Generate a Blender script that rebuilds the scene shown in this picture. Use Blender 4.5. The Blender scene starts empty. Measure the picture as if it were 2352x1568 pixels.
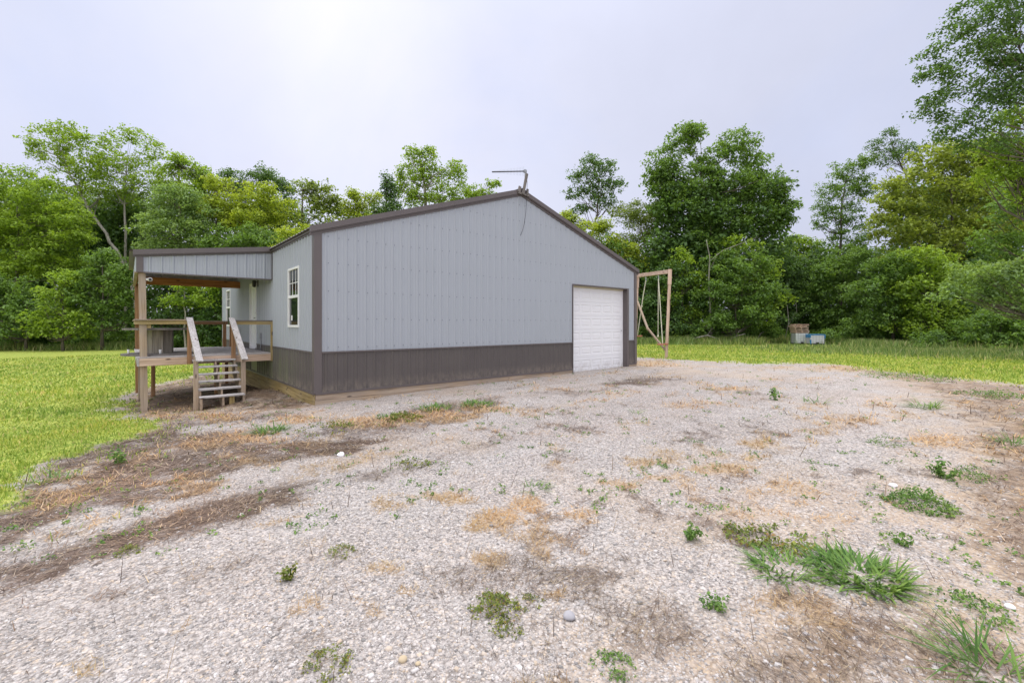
import bpy, bmesh, math, random
import numpy as np
from mathutils import Vector, Matrix
R = math.radians
rng = np.random.default_rng(7)
random.seed(7)
SC = bpy.context.scene
COL = SC.collection

# ---------------------------------------------------------------- camera
CAMX, CAMY, CAMZ, YAW = -3.1527, -10.4249, 1.5335, 0.7042
FPX, HZ = 1038.8, 744.9                       # focal length and horizon row for a 2352 x 1568 frame
cam_d = bpy.data.cameras.new('camera')
cam = bpy.data.objects.new('camera', cam_d); COL.objects.link(cam)
cam.location = (CAMX, CAMY, CAMZ)
cam.rotation_euler = (R(90), 0, -YAW)
cam_d.sensor_width = 36; cam_d.lens = 36 * FPX / 2352
cam_d.shift_y = -(784 - HZ) / 2352
cam_d.clip_start = 0.05; cam_d.clip_end = 3000
SC.camera = cam

# ---------------------------------------------------------------- sky and sun
SUN_EL, SUN_AZ = R(34), R(20)                 # azimuth from +Y towards +X
SUND = Vector((math.sin(SUN_AZ)*math.cos(SUN_EL), math.cos(SUN_AZ)*math.cos(SUN_EL), math.sin(SUN_EL)))
wd = bpy.data.worlds.new('World'); SC.world = wd; wd.use_nodes = True
nt = wd.node_tree; nt.nodes.clear()
def N(tree, typ, **kw):
    n = tree.nodes.new(typ)
    for k, v in kw.items():
        if k.startswith('i_'):
            key = k[2:]; key = int(key) if key.isdigit() else key.replace('_', ' ')
            n.inputs[key].default_value = v
        else: setattr(n, k, v)
    return n
def math_n(tree, op, a, b=None, clamp=False):
    n = tree.nodes.new('ShaderNodeMath'); n.operation = op; n.use_clamp = clamp
    for i, v in enumerate((a, b)):
        if v is None: continue
        if isinstance(v, (int, float)): n.inputs[i].default_value = v
        else: tree.links.new(v, n.inputs[i])
    return n.outputs[0]
def mix_rgb(tree, fac, a, b, blend='MIX'):
    n = tree.nodes.new('ShaderNodeMix'); n.data_type = 'RGBA'; n.blend_type = blend
    for sock, v in ((n.inputs[0], fac), (n.inputs[6], a), (n.inputs[7], b)):
        if isinstance(v, (int, float)): sock.default_value = v
        elif isinstance(v, tuple): sock.default_value = v if len(v) == 4 else (*v, 1)
        else: tree.links.new(v, sock)
    return n.outputs[2]
def ramp(tree, fac, stops, interp='LINEAR'):
    n = tree.nodes.new('ShaderNodeValToRGB'); n.color_ramp.interpolation = interp
    els = n.color_ramp.elements
    while len(els) < len(stops): els.new(0.5)
    for e, (p, c) in zip(els, stops):
        e.position = p; e.color = c if len(c) == 4 else (*c, 1)
    if fac is not None: tree.links.new(fac, n.inputs[0])
    return n.outputs[0]
sky = N(nt, 'ShaderNodeTexSky', sky_type='NISHITA', sun_disc=False, sun_elevation=SUN_EL, sun_rotation=SUN_AZ)
sky.air_density = 1.0; sky.dust_density = 2.0; sky.ozone_density = 1.5
tc = N(nt, 'ShaderNodeTexCoord')
vn = N(nt, 'ShaderNodeVectorMath', operation='NORMALIZE'); nt.links.new(tc.outputs['Generated'], vn.inputs[0])
def wdot(v):
    n = N(nt, 'ShaderNodeVectorMath', operation='DOT_PRODUCT'); nt.links.new(vn.outputs[0], n.inputs[0]); n.inputs[1].default_value = v
    return n.outputs['Value']
dsun = wdot(tuple(SUND)); dup_ = wdot((0, 0, 1)); dback = wdot((-math.sin(YAW), -math.cos(YAW), 0)); dright = wdot((math.cos(YAW), -math.sin(YAW), 0))
nz = N(nt, 'ShaderNodeTexNoise', i_Scale=2.6, i_Detail=7.0, i_Roughness=0.55); nt.links.new(vn.outputs[0], nz.inputs['Vector'])
glow = math_n(nt, 'POWER', math_n(nt, 'MAXIMUM', dsun, 0.0), 3.5)
lum = math_n(nt, 'ADD', 7.8, math_n(nt, 'MULTIPLY', glow, .7))
lum = math_n(nt, 'ADD', lum, math_n(nt, 'MULTIPLY', math_n(nt, 'POWER', math_n(nt, 'MAXIMUM', dup_, 0.0), 8.0), 62.0))   # overcast sky: brightest overhead
lum = math_n(nt, 'ADD', lum, math_n(nt, 'MULTIPLY', math_n(nt, 'MAXIMUM', dback, 0.0), 9.5))
lum = math_n(nt, 'ADD', lum, math_n(nt, 'MULTIPLY', math_n(nt, 'SUBTRACT', nz.outputs[0], 0.5), 2.2))
lum = math_n(nt, 'SUBTRACT', lum, math_n(nt, 'MULTIPLY', math_n(nt, 'MAXIMUM', dright, 0.0), 1.1))
up2 = math_n(nt, 'POWER', math_n(nt, 'MAXIMUM', dup_, 0.0), 5.0)
tint = mix_rgb(nt, math_n(nt, 'ADD', math_n(nt, 'MULTIPLY', glow, .75), math_n(nt, 'ADD', up2, math_n(nt, 'MULTIPLY', dback, 0.8)), True), (0.93, 0.965, 1.18), (1.01, 0.985, 0.965))
vm = N(nt, 'ShaderNodeVectorMath', operation='SCALE'); nt.links.new(tint, vm.inputs[0]); nt.links.new(lum, vm.inputs['Scale'])
nz2 = N(nt, 'ShaderNodeTexNoise', i_Scale=1.7, i_Detail=6.0, i_Roughness=0.6, i_Distortion=.6); nt.links.new(vn.outputs[0], nz2.inputs['Vector'])
thin = N(nt, 'ShaderNodeMapRange'); nt.links.new(nz2.outputs[0], thin.inputs[0]); thin.inputs[1].default_value = .48; thin.inputs[2].default_value = .72
cloudc = mix_rgb(nt, math_n(nt, 'MULTIPLY', thin.outputs[0], .55), vm.outputs[0], mix_rgb(nt, 1.0, vm.outputs[0], (.86, .93, 1.05), 'MULTIPLY'))   # thinner cloud lets some blue through
skyc = mix_rgb(nt, 0.94, sky.outputs[0], cloudc)
bg = N(nt, 'ShaderNodeBackground', i_Strength=0.1); nt.links.new(skyc, bg.inputs['Color'])
wo = N(nt, 'ShaderNodeOutputWorld'); nt.links.new(bg.outputs[0], wo.inputs['Surface'])

sd = bpy.data.lights.new('sun', 'SUN'); sd.energy = 1.5; sd.angle = R(16); sd.color = (1.0, 0.95, 0.86)
sun = bpy.data.objects.new('sun', sd); COL.objects.link(sun)
sun.rotation_euler = SUND.to_track_quat('Z', 'Y').to_euler(); sun.location = (0, 20, 30)
SC.view_settings.view_transform = 'Standard'; SC.view_settings.look = 'None'
SC.view_settings.exposure = 0.0; SC.view_settings.gamma = 1.0
SC.cycles.max_bounces = 8; SC.cycles.diffuse_bounces = 4; SC.cycles.transmission_bounces = 4; SC.cycles.glossy_bounces = 2

# ---------------------------------------------------------------- geometry of the place
S_, C_ = math.sin(YAW), math.cos(YAW)
def ray(x, y):
    u = (x - 1176) / FPX; v = (HZ - y) / FPX
    return np.array([S_ + u*C_, C_ - u*S_, v])
CAMP = np.array([CAMX, CAMY, CAMZ])
def dep(x, y, F): return CAMP + F * ray(x, y)
GP = np.array([(0,0,-.25),(4,0,-.17),(8.4,0,-.13),(12.1,0,-.10),(-2.85,3.83,-.6),(-2.95,8.7,-.68),(-1.9,2.5,-.49),(-.9,2.5,-.43),
  (0,3.8,-.40),(0,12.7,-.65),(12.1,12.7,-.3),(16.9,1.4,-.12),(17,3.5,-.15),(-3.1,-10.4,-.12),(-1,-6,-.13),(-4,-4.2,-.25),(-5,0,-.42),
  (4,-5,-.08),(10,-8,-.05),(16,-10,-.05),(20,-4,-.12),(45,4,-.42),(40,15,-.4),(30,-10,-.3),(-10,30,-.9),(-25,20,-.9),(0,35,-.8),(-10,8,-.7),
  (80,0,-.6),(-60,40,-1),(0,80,-.8),(-40,-40,-.5),(40,-50,-.3),(0,-30,-.1),(80,60,-.6),(-60,-10,-.8)], float)
def _tps(r2): return np.where(r2 > 1e-12, r2*np.log(np.maximum(r2, 1e-12)), 0)
_n = len(GP)
_K = _tps(((GP[:,None,:2]-GP[None,:,:2])**2).sum(-1)) + np.eye(_n)*2.0
_P = np.c_[np.ones(_n), GP[:,:2]]
_A = np.block([[_K, _P], [_P.T, np.zeros((3,3))]])
_W = np.linalg.solve(_A, np.r_[GP[:,2], 0,0,0])
def vnoise(x, y, s, seed=0):
    x = np.asarray(x)*s + seed*17.3; y = np.asarray(y)*s - seed*9.7
    xi = np.floor(x).astype(np.int64); yi = np.floor(y).astype(np.int64); fx = x-xi; fy = y-yi
    fx = fx*fx*(3-2*fx); fy = fy*fy*(3-2*fy)
    def h(a, b):
        v = (a*374761393 + b*668265263 + seed*1442695) & 0x7fffffff
        v = ((v ^ (v >> 13)) * 1274126177) & 0x7fffffff
        return ((v ^ (v >> 16)) & 0xffff) / 65535.0
    return (h(xi,yi)*(1-fx)+h(xi+1,yi)*fx)*(1-fy) + (h(xi,yi+1)*(1-fx)+h(xi+1,yi+1)*fx)*fy
def fbm(x, y, s, seed=0): return (vnoise(x,y,s,seed)*.5+vnoise(x,y,s*2.1,seed+1)*.28+vnoise(x,y,s*4.3,seed+2)*.15+vnoise(x,y,s*9.1,seed+3)*.07)
def gz(x, y):
    x = np.atleast_1d(np.asarray(x, float)); y = np.atleast_1d(np.asarray(y, float))
    out = np.empty(len(x))
    for i in range(0, len(x), 40000):
        a, b = x[i:i+40000], y[i:i+40000]
        r2 = (a[:,None]-GP[None,:,0])**2 + (b[:,None]-GP[None,:,1])**2
        out[i:i+40000] = _tps(r2) @ _W[:_n] + _W[_n] + _W[_n+1]*a + _W[_n+2]*b
    rr = np.hypot(x, y); k = np.clip((rr-55)/40, 0, 1); out = out*(1-k) + (-.7)*k
    out = out + (fbm(x, y, 1.1, 5)-.5)*.05*np.clip((rr+4)/8, 0, 1)
    m = np.exp(-(((x+.55)/.75)**2 + ((y-3.0)/1.5)**2))           # heap of dug soil beside the skirting
    return out + m*.17
def gz1(x, y): return float(gz([x], [y])[0])
def at_ground(px, py):
    r = ray(px, py); z = -.2
    for _ in range(25):
        t = (z - CAMZ)/r[2]; p = CAMP + r*t; z = .5*z + .5*gz1(p[0], p[1])
    return p[0], p[1]

# ---------------------------------------------------------------- mesh helpers
def link(o, parent=None):
    COL.objects.link(o)
    if parent is not None: o.parent = parent
    return o
def np_mesh(name, verts, faces, mats, parent=None, k=4, smooth=False, midx=None):
    """verts (n,3), faces (m,k) -> ONE mesh object"""
    verts = np.asarray(verts, np.float32); faces = np.asarray(faces, np.int32)
    me = bpy.data.meshes.new(name)
    me.vertices.add(len(verts)); me.vertices.foreach_set('co', verts.ravel())
    me.loops.add(faces.size); me.loops.foreach_set('vertex_index', faces.ravel())
    me.polygons.add(len(faces))
    me.polygons.foreach_set('loop_start', np.arange(0, faces.size, k, dtype=np.int32))
    me.polygons.foreach_set('loop_total', np.full(len(faces), k, np.int32))
    if smooth: me.polygons.foreach_set('use_smooth', np.ones(len(faces), bool))
    for m in (mats if isinstance(mats, (list, tuple)) else [mats]): me.materials.append(m)
    if midx is not None: me.polygons.foreach_set('material_index', np.asarray(midx, np.int32))
    me.update(calc_edges=True)
    return link(bpy.data.objects.new(name, me), parent)
class MB:
    def __init__(s): s.v = []; s.f = []; s.m = []
    def quad(s, a, b, c, d, mi=0):
        n = len(s.v); s.v += [tuple(a), tuple(b), tuple(c), tuple(d)]; s.f.append((n, n+1, n+2, n+3)); s.m.append(mi)
    def poly(s, pts, mi=0):
        n = len(s.v); s.v += [tuple(p) for p in pts]; s.f.append(tuple(range(n, n+len(pts)))); s.m.append(mi)
    def box(s, x0, x1, y0, y1, z0, z1, mi=0):
        n = len(s.v)
        s.v += [(x0,y0,z0),(x1,y0,z0),(x1,y1,z0),(x0,y1,z0),(x0,y0,z1),(x1,y0,z1),(x1,y1,z1),(x0,y1,z1)]
        for f in ((0,3,2,1),(4,5,6,7),(0,1,5,4),(1,2,6,5),(2,3,7,6),(3,0,4,7)): s.f.append(tuple(n+i for i in f)); s.m.append(mi)
    def beam(s, a, b, w, h, up=(0,0,1), mi=0):
        """box of width w (sideways) and height h (along up) from a to b"""
        a, b = Vector(a), Vector(b); d = (b-a).normalized(); u = Vector(up)
        sd_ = d.cross(u)
        if sd_.length < 1e-4: sd_ = d.cross(Vector((0,1,0)))
        sd_.normalize(); u = sd_.cross(d).normalized()
        n = len(s.v)
        for p in (a, b):
            for i, j in ((-1,-1),(1,-1),(1,1),(-1,1)): s.v.append(tuple(p + sd_*(w/2*i) + u*(h/2*j)))
        for f in ((0,1,2,3),(7,6,5,4),(0,4,5,1),(1,5,6,2),(2,6,7,3),(3,7,4,0)): s.f.append(tuple(n+i for i in f)); s.m.append(mi)
    def tube(s, pts, rad, seg=8, mi=0, cap=True):
        pts = [Vector(p) for p in pts]; rad = rad if isinstance(rad, (list, tuple, np.ndarray)) else [rad]*len(pts)
        n = len(s.v); ref = Vector((0.31,0.17,0.93)).normalized()
        for i, p in enumerate(pts):
            d = (pts[min(i+1, len(pts)-1)] - pts[max(i-1, 0)]).normalized()
            a = d.cross(ref if abs(d.dot(ref)) < .95 else Vector((1,0,0))).normalized(); b = d.cross(a)
            for k in range(seg):
                t = 2*math.pi*k/seg; s.v.append(tuple(p + (a*math.cos(t)+b*math.sin(t))*rad[i]))
        for i in range(len(pts)-1):
            for k in range(seg):
                s.f.append((n+i*seg+k, n+i*seg+(k+1)%seg, n+(i+1)*seg+(k+1)%seg, n+(i+1)*seg+k)); s.m.append(mi)
        if cap:
            s.f.append(tuple(n+k for k in range(seg))[::-1]); s.m.append(mi)
            e = n+(len(pts)-1)*seg; s.f.append(tuple(e+k for k in range(seg))); s.m.append(mi)
    def build(s, name, mats, parent=None, bevel=0, smooth=False):
        me = bpy.data.meshes.new(name); me.from_pydata(s.v, [], s.f)
        for m in (mats if isinstance(mats, (list, tuple)) else [mats]): me.materials.append(m)
        me.polygons.foreach_set('material_index', np.array(s.m, np.int32))
        if smooth: me.polygons.foreach_set('use_smooth', np.ones(len(s.f), bool))
        me.update()
        o = link(bpy.data.objects.new(name, me), parent)
        if bevel:
            b = o.modifiers.new('bevel', 'BEVEL'); b.width = bevel; b.segments = 2; b.limit_method = 'ANGLE'; b.angle_limit = R(40)
        return o
def tag(o, label=None, cat=None, group=None, kind=None):
    if label: o['label'] = label
    if cat: o['category'] = cat
    if group: o['group'] = group
    if kind: o['kind'] = kind
    return o
def thing(name, label, cat, loc=(0,0,0), group=None):
    o = bpy.data.objects.new(name, None); COL.objects.link(o); o.location = loc; o.empty_display_size = .2
    return tag(o, label, cat, group)

# ---------------------------------------------------------------- materials
def mat(name):
    m = bpy.data.materials.new(name); m.use_nodes = True
    t = m.node_tree; b = t.nodes['Principled BSDF']
    return m, t, b
def ocoord(t, scale=(1,1,1)):
    c = N(t, 'ShaderNodeTexCoord'); mp = N(t, 'ShaderNodeMapping'); mp.inputs['Scale'].default_value = scale
    t.links.new(c.outputs['Object'], mp.inputs['Vector']); return mp.outputs[0]
def noise(t, vec, scale, detail=4, rough=.55):
    n = N(t, 'ShaderNodeTexNoise', i_Scale=scale, i_Detail=float(detail), i_Roughness=rough)
    if vec is not None: t.links.new(vec, n.inputs['Vector'])
    return n.outputs[0]
def bump(t, b, h, strength, dist):
    n = N(t, 'ShaderNodeBump', i_Strength=strength, i_Distance=dist); t.links.new(h, n.inputs['Height']); t.links.new(n.outputs[0], b.inputs['Normal'])
def painted(name, col, rough=.4, metal=0.0, dirt=.12, dirtcol=None, spec=.5, moss=0, splash=0):
    m, t, b = mat(name)
    v = ocoord(t); n1 = noise(t, v, .9, 5); v2 = ocoord(t, (7, 7, .5)); n2 = noise(t, v2, 1.0, 4)
    dc = dirtcol or tuple(c*.6 for c in col)
    f = math_n(t, 'MULTIPLY', math_n(t, 'ADD', ramp_f(t, n1, .42, .75), ramp_f(t, n2, .5, .85)), dirt)
    c = mix_rgb(t, f, col, dc)
    if moss:   # algae film on the damp end of the long wall beside the porch
        sx = N(t, 'ShaderNodeSeparateXYZ'); t.links.new(ocoord(t), sx.inputs[0])
        a = math_n(t, 'SUBTRACT', 1.0, math_n(t, 'DIVIDE', math_n(t, 'ABSOLUTE', math_n(t, 'SUBTRACT', sx.outputs['Y'], 3.6)), 2.6), True)
        d = math_n(t, 'SUBTRACT', 1.0, math_n(t, 'DIVIDE', sx.outputs['Z'], 1.9), True)
        e = math_n(t, 'LESS_THAN', sx.outputs['X'], .05)
        fac = math_n(t, 'MULTIPLY', math_n(t, 'MULTIPLY', a, d), math_n(t, 'MULTIPLY', e, math_n(t, 'ADD', .25, ramp_f(t, n2, .4, .7))))
        c = mix_rgb(t, math_n(t, 'MULTIPLY', fac, moss, True), c, (.20, .24, .09))
    if splash:   # dried mud splashed up from the gravel
        sz = N(t, 'ShaderNodeSeparateXYZ'); t.links.new(ocoord(t), sz.inputs[0])
        up_ = math_n(t, 'SUBTRACT', 1.0, math_n(t, 'DIVIDE', sz.outputs['Z'], .30), True)
        c = mix_rgb(t, math_n(t, 'MULTIPLY', math_n(t, 'MULTIPLY', up_, ramp_f(t, noise(t, ocoord(t, (1,1,.6)), 9., 6, .65), .38, .62)), splash, True), c, (.26,.215,.175))
    t.links.new(c, b.inputs['Base Color'])
    b.inputs['Roughness'].default_value = rough; b.inputs['Metallic'].default_value = metal
    b.inputs['Specular IOR Level'].default_value = spec
    bump(t, b, noise(t, v, 6.0, 2), .12, .01)
    return m
def ramp_f(t, fac, lo, hi):
    n = N(t, 'ShaderNodeMapRange'); n.clamp = True; t.links.new(fac, n.inputs[0]); n.inputs[1].default_value = lo; n.inputs[2].default_value = hi
    return n.outputs[0]
def wood(name, cols, axis, scale=1.0, weather=.0, rough=.8):
    m, t, b = mat(name)
    sc = [26*scale]*3; sc['xyz'.index(axis)] = 1.1*scale
    v = ocoord(t, tuple(sc)); n1 = noise(t, v, 1.0, 6, .62)
    vw = ocoord(t, tuple(9 if k != 'xyz'.index(axis) else .7 for k in range(3))); n2 = noise(t, vw, 1.0, 3)
    c = ramp(t, n1, [(.28, tuple(q*.62 for q in cols[0])), (.47, cols[1]), (.72, tuple(q*1.12 for q in cols[2]))])
    c = mix_rgb(t, math_n(t, 'MULTIPLY', ramp_f(t, n2, .45, .75), .55), c, tuple(x*.55 for x in cols[0]))
    kn = N(t, 'ShaderNodeTexVoronoi', i_Scale=1.0); ks = [7]*3; ks['xyz'.index(axis)] = 2.0
    t.links.new(ocoord(t, tuple(ks)), kn.inputs['Vector'])
    c = mix_rgb(t, ramp_f(t, kn.outputs['Distance'], .16, .07), c, (.06, .03, .015))
    if weather:
        n3 = noise(t, ocoord(t), 1.7, 4); c = mix_rgb(t, math_n(t, 'MULTIPLY', ramp_f(t, n3, .35, .65), weather), c, (.30, .28, .27))
    t.links.new(c, b.inputs['Base Color']); b.inputs['Roughness'].default_value = rough; b.inputs['Specular IOR Level'].default_value = .25
    bump(t, b, n1, .35, .006)
    return m
def plain(name, col, rough=.5, metal=0.0, spec=.5):
    m, t, b = mat(name); n = noise(t, ocoord(t), 14.0, 3)
    t.links.new(mix_rgb(t, math_n(t, 'MULTIPLY', n, .35), col, tuple(c*.6 for c in col)), b.inputs['Base Color'])
    b.inputs['Roughness'].default_value = rough; b.inputs['Metallic'].default_value = metal; b.inputs['Specular IOR Level'].default_value = spec
    return m
def leafmat(name, col, var=.45, trans=.42, hue=(1.12, 1.05, .75)):
    m = bpy.data.materials.new(name); m.use_nodes = True; t = m.node_tree; t.nodes.clear()
    g = N(t, 'ShaderNodeNewGeometry'); r = g.outputs['Random Per Island']
    big = noise(t, ocoord(t), .55, 2)
    a = tuple(c*(1-var) for c in col); bb = tuple(c*(1+var)*h for c, h in zip(col, hue))
    c = mix_rgb(t, r, a, bb)
    c = mix_rgb(t, math_n(t, 'MULTIPLY', ramp_f(t, big, .42, .68), .7), c, tuple(x*h for x, h in zip(col, (1.45, 1.3, .75))))
    p = N(t, 'ShaderNodeBsdfPrincipled', i_Roughness=.55); p.inputs['Specular IOR Level'].default_value = .35
    t.links.new(c, p.inputs['Base Color'])
    tr = N(t, 'ShaderNodeBsdfTranslucent'); t.links.new(mix_rgb(t, 1.0, c, (1.5, 1.45, .7), 'MULTIPLY'), tr.inputs['Color'])
    mx = N(t, 'ShaderNodeMixShader', i_0=trans); t.links.new(p.outputs[0], mx.inputs[1]); t.links.new(tr.outputs[0], mx.inputs[2])
    o = N(t, 'ShaderNodeOutputMaterial'); t.links.new(mx.outputs[0], o.inputs['Surface'])
    return m
def bladesmat(name, stops, trans=.3):
    m = bpy.data.materials.new(name); m.use_nodes = True; t = m.node_tree; t.nodes.clear()
    g = N(t, 'ShaderNodeNewGeometry'); c = ramp(t, g.outputs['Random Per Island'], stops)
    big = noise(t, ocoord(t), .8, 4)
    c = mix_rgb(t, math_n(t, 'MULTIPLY', ramp_f(t, big, .35, .7), .5), c, mix_rgb(t, 1.0, c, (1.5, 1.2, .8), 'MULTIPLY'))
    big2 = noise(t, ocoord(t), .22, 5, .6)
    c = mix_rgb(t, math_n(t, 'MULTIPLY', ramp_f(t, big2, .56, .40), .55), c, mix_rgb(t, 1.0, c, (.55,.72,.7), 'MULTIPLY'))
    p = N(t, 'ShaderNodeBsdfPrincipled', i_Roughness=.6); p.inputs['Specular IOR Level'].default_value = .25; t.links.new(c, p.inputs['Base Color'])
    tr = N(t, 'ShaderNodeBsdfTranslucent'); t.links.new(c, tr.inputs['Color'])
    mx = N(t, 'ShaderNodeMixShader', i_0=trans); t.links.new(p.outputs[0], mx.inputs[1]); t.links.new(tr.outputs[0], mx.inputs[2])
    o = N(t, 'ShaderNodeOutputMaterial'); t.links.new(mx.outputs[0], o.inputs['Surface'])
    return m

M = {}
M['light'] = painted('light_steel', (.335,.360,.400), .34, 0, .07, (.235,.255,.265), moss=.35)
M['brown'] = painted('brown_steel', (.084,.072,.070), .42, 0, .16, (.16,.14,.12), moss=.45, splash=.6)
M['trim'] = painted('brown_trim', (.105,.088,.087), .42, 0, .10, (.20,.17,.16))
M['door_white'] = painted('white_door', (.72,.72,.75), .35, 0, .10, (.56,.53,.48), splash=.35)
M['white'] = plain('white_plastic', (.78,.78,.78), .4)
M['cream'] = plain('cream_paint', (.62,.57,.42), .5)
M['black'] = plain('black_plastic', (.02,.02,.022), .4)
M['grey'] = plain('grey_plastic', (.28,.29,.31), .5)
M['galv'] = plain('galvanised_steel', (.42,.43,.44), .4, .7)
M['screw'] = plain('screw_steel', (.15,.165,.19), .4, .3)
M['rope'] = plain('pale_rope', (.62,.60,.47), .9)
M['redwood'] = plain('reddish_seat', (.36,.12,.07), .7)
M['concrete'] = plain('concrete', (.34,.33,.31), .9)
_m, _t, _b = mat('dark_glass'); _b.inputs['Base Color'].default_value = (.012,.016,.016,1); _b.inputs['Roughness'].default_value = .04; _b.inputs['Specular IOR Level'].default_value = .9
M['glass'] = _m
TAN = ((.27,.19,.125), (.37,.275,.19), (.44,.345,.26)); BRN = ((.19,.095,.045), (.30,.16,.075), (.38,.22,.11)); GRY = ((.40,.37,.355), (.41,.385,.38), (.46,.44,.445))
ORG = ((.28,.11,.035), (.40,.17,.055), (.48,.23,.09)); YEL = ((.22,.15,.05), (.34,.25,.10), (.42,.33,.16)); PNK = ((.42,.29,.20), (.55,.40,.30), (.63,.49,.39)); SPL = ((.17,.145,.115), (.26,.225,.18), (.34,.30,.25)); DGR = ((.10,.09,.08), (.17,.155,.145), (.25,.225,.205))
for nm, cs, w in (('tan', TAN, .35), ('brn', BRN, .1), ('gry', GRY, 0), ('org', ORG, 0), ('yel', YEL, .15), ('pnk', PNK, 0), ('spl', SPL, .3), ('dgr', DGR, 0)):
    for ax in 'xyz': M[nm+ax] = wood('wood_%s_%s' % (nm, ax), cs, ax, 1.0, w)
M['bark'] = wood('bark', ((.06,.05,.04), (.12,.10,.08), (.19,.17,.145)), 'z', .25)
M['palebark'] = wood('pale_bark', ((.17,.155,.125), (.28,.26,.22), (.40,.38,.33)), 'z', .2)
M['leaf_bright'] = leafmat('bright_leaves', (.190,.305,.055))
M['leaf_mid'] = leafmat('mid_green_leaves', (.118,.215,.066))
M['leaf_dark'] = leafmat('dark_leaves', (.080,.155,.062))
M['leaf_yellow'] = leafmat('yellow_green_leaves', (.255,.345,.060))
M['leaf_pale'] = leafmat('pale_leaves', (.175,.280,.130))
M['leaf_yolive'] = leafmat('yellow_olive_leaves', (.200,.270,.072))
M['leaf_olive'] = leafmat('olive_leaves', (.165,.235,.080))
M['grass'] = bladesmat('grass_blades', [(0,(.15,.24,.03)), (.4,(.245,.35,.055)), (.75,(.37,.45,.08)), (.93,(.50,.50,.14)), (1,(.56,.46,.22))], .4)
M['straw'] = bladesmat('dead_grass', [(0,(.07,.045,.032)), (.4,(.13,.085,.066)), (.75,(.24,.17,.13)), (.93,(.40,.31,.23)), (1,(.55,.43,.29))], .1)
M['tan'] = bladesmat('tan_dead_grass', [(0,(.30,.17,.08)), (.5,(.44,.29,.15)), (1,(.58,.42,.25))], .15)
M['weed'] = bladesmat('weed_leaves', [(0,(.07,.15,.035)), (.5,(.14,.26,.06)), (1,(.25,.38,.09))], .35)
M['weed_olive'] = bladesmat('olive_weed', [(0,(.09,.12,.03)), (.5,(.18,.23,.05)), (.8,(.30,.34,.07)), (1,(.30,.17,.07))], .3)
M['weed_tall'] = bladesmat('tall_weeds', [(0,(.10,.17,.045)), (.45,(.19,.28,.075)), (.8,(.30,.37,.11)), (1,(.45,.41,.23))], .35)
# ---------------------------------------------------------------- ground
# outlines traced on the ground (photo coordinates laid onto the terrain, then kept in metres)
def gpoly(pts): return np.array([p if isinstance(p, np.ndarray) else at_ground(*p) for p in pts])
w_ = lambda x, y: np.array([x, y], float)
LAWN_L = gpoly([(0,1168),(30,1150),(70,1100),(110,1062),(165,1050),(225,1020),(285,1008),(345,990),(335,968),(285,955),(268,935),(285,905),(343,888),(446,863),(497,857), w_(-.9,9.5), w_(-.25,11), w_(-.3,13), w_(6,20), w_(6,75), w_(-80,75), w_(-80,-14), w_(-14,-10)])
LAWN_R = gpoly([(1462,818),(1540,826),(1620,829),(1700,833),(1800,834),(1880,835),(1990,843),(2080,858),(2200,868),(2352,885), w_(22,-18), w_(24,-40), w_(110,-60), w_(110,80), w_(5,80), w_(6,18), w_(12.6,13)])
STRAW = [(.95, gpoly([(-60,1200),(0,1150),(60,1100),(110,1050),(225,1012),(345,985),(420,982),(340,1010),(235,1055),(130,1130),(0,1215),(-60,1260)])), (.95, gpoly([(0,1190),(120,1120),(235,1045),(340,1000),(420,985),(520,1010),(640,1020),(800,1008),(900,1008),(820,1040),(700,1050),(560,1075),(500,1095),(480,1140),(330,1150),(230,1165),(120,1200),(0,1245)])),
  (.95, gpoly([(-40,1310),(150,1255),(330,1190),(480,1150),(600,1122),(700,1112),(670,1150),(560,1195),(430,1230),(300,1270),(200,1310),(110,1350),(-40,1400)])),
  (.75, gpoly([(345,888),(446,863),(497,857),(600,850),(640,870),(700,905),(730,935),(640,943),(520,945),(330,955),(275,935)])),
  (.8, gpoly([(1370,882),(1440,868),(1520,865),(1555,872),(1500,885),(1400,892)])), (.55, gpoly([(1210,907),(1290,893),(1390,895),(1330,908),(1240,912)])),
  (.5, gpoly([(2352,888),(2230,874),(2060,852),(1920,843),(2050,866),(2130,890),(2210,925),(2255,990),(2275,1060),(2255,1150),(2300,1300),(2400,1420), w_(15,-13)])),
  (.5, gpoly([(1690,1568),(1720,1500),(1800,1440),(1960,1390),(2080,1400),(2200,1440),(2352,1500),(2420,1600)])),
  (.6, gpoly([(390,1030),(470,1000),(590,990),(600,1012),(520,1028),(430,1036)])), (.6, gpoly([(690,1003),(860,962),(960,935),(1150,912),(1165,930),(1050,962),(950,990),(800,1005)])),
  (.5, gpoly([(340,960),(520,947),(700,945),(720,955),(560,970),(420,985),(345,985)])), (.5, gpoly([(800,1095),(900,1075),(1000,1060),(980,1080),(880,1105)])),
  (.35, gpoly([(1380,1400),(1480,1370),(1560,1400),(1600,1480),(1480,1500),(1400,1450)]))]
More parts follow.
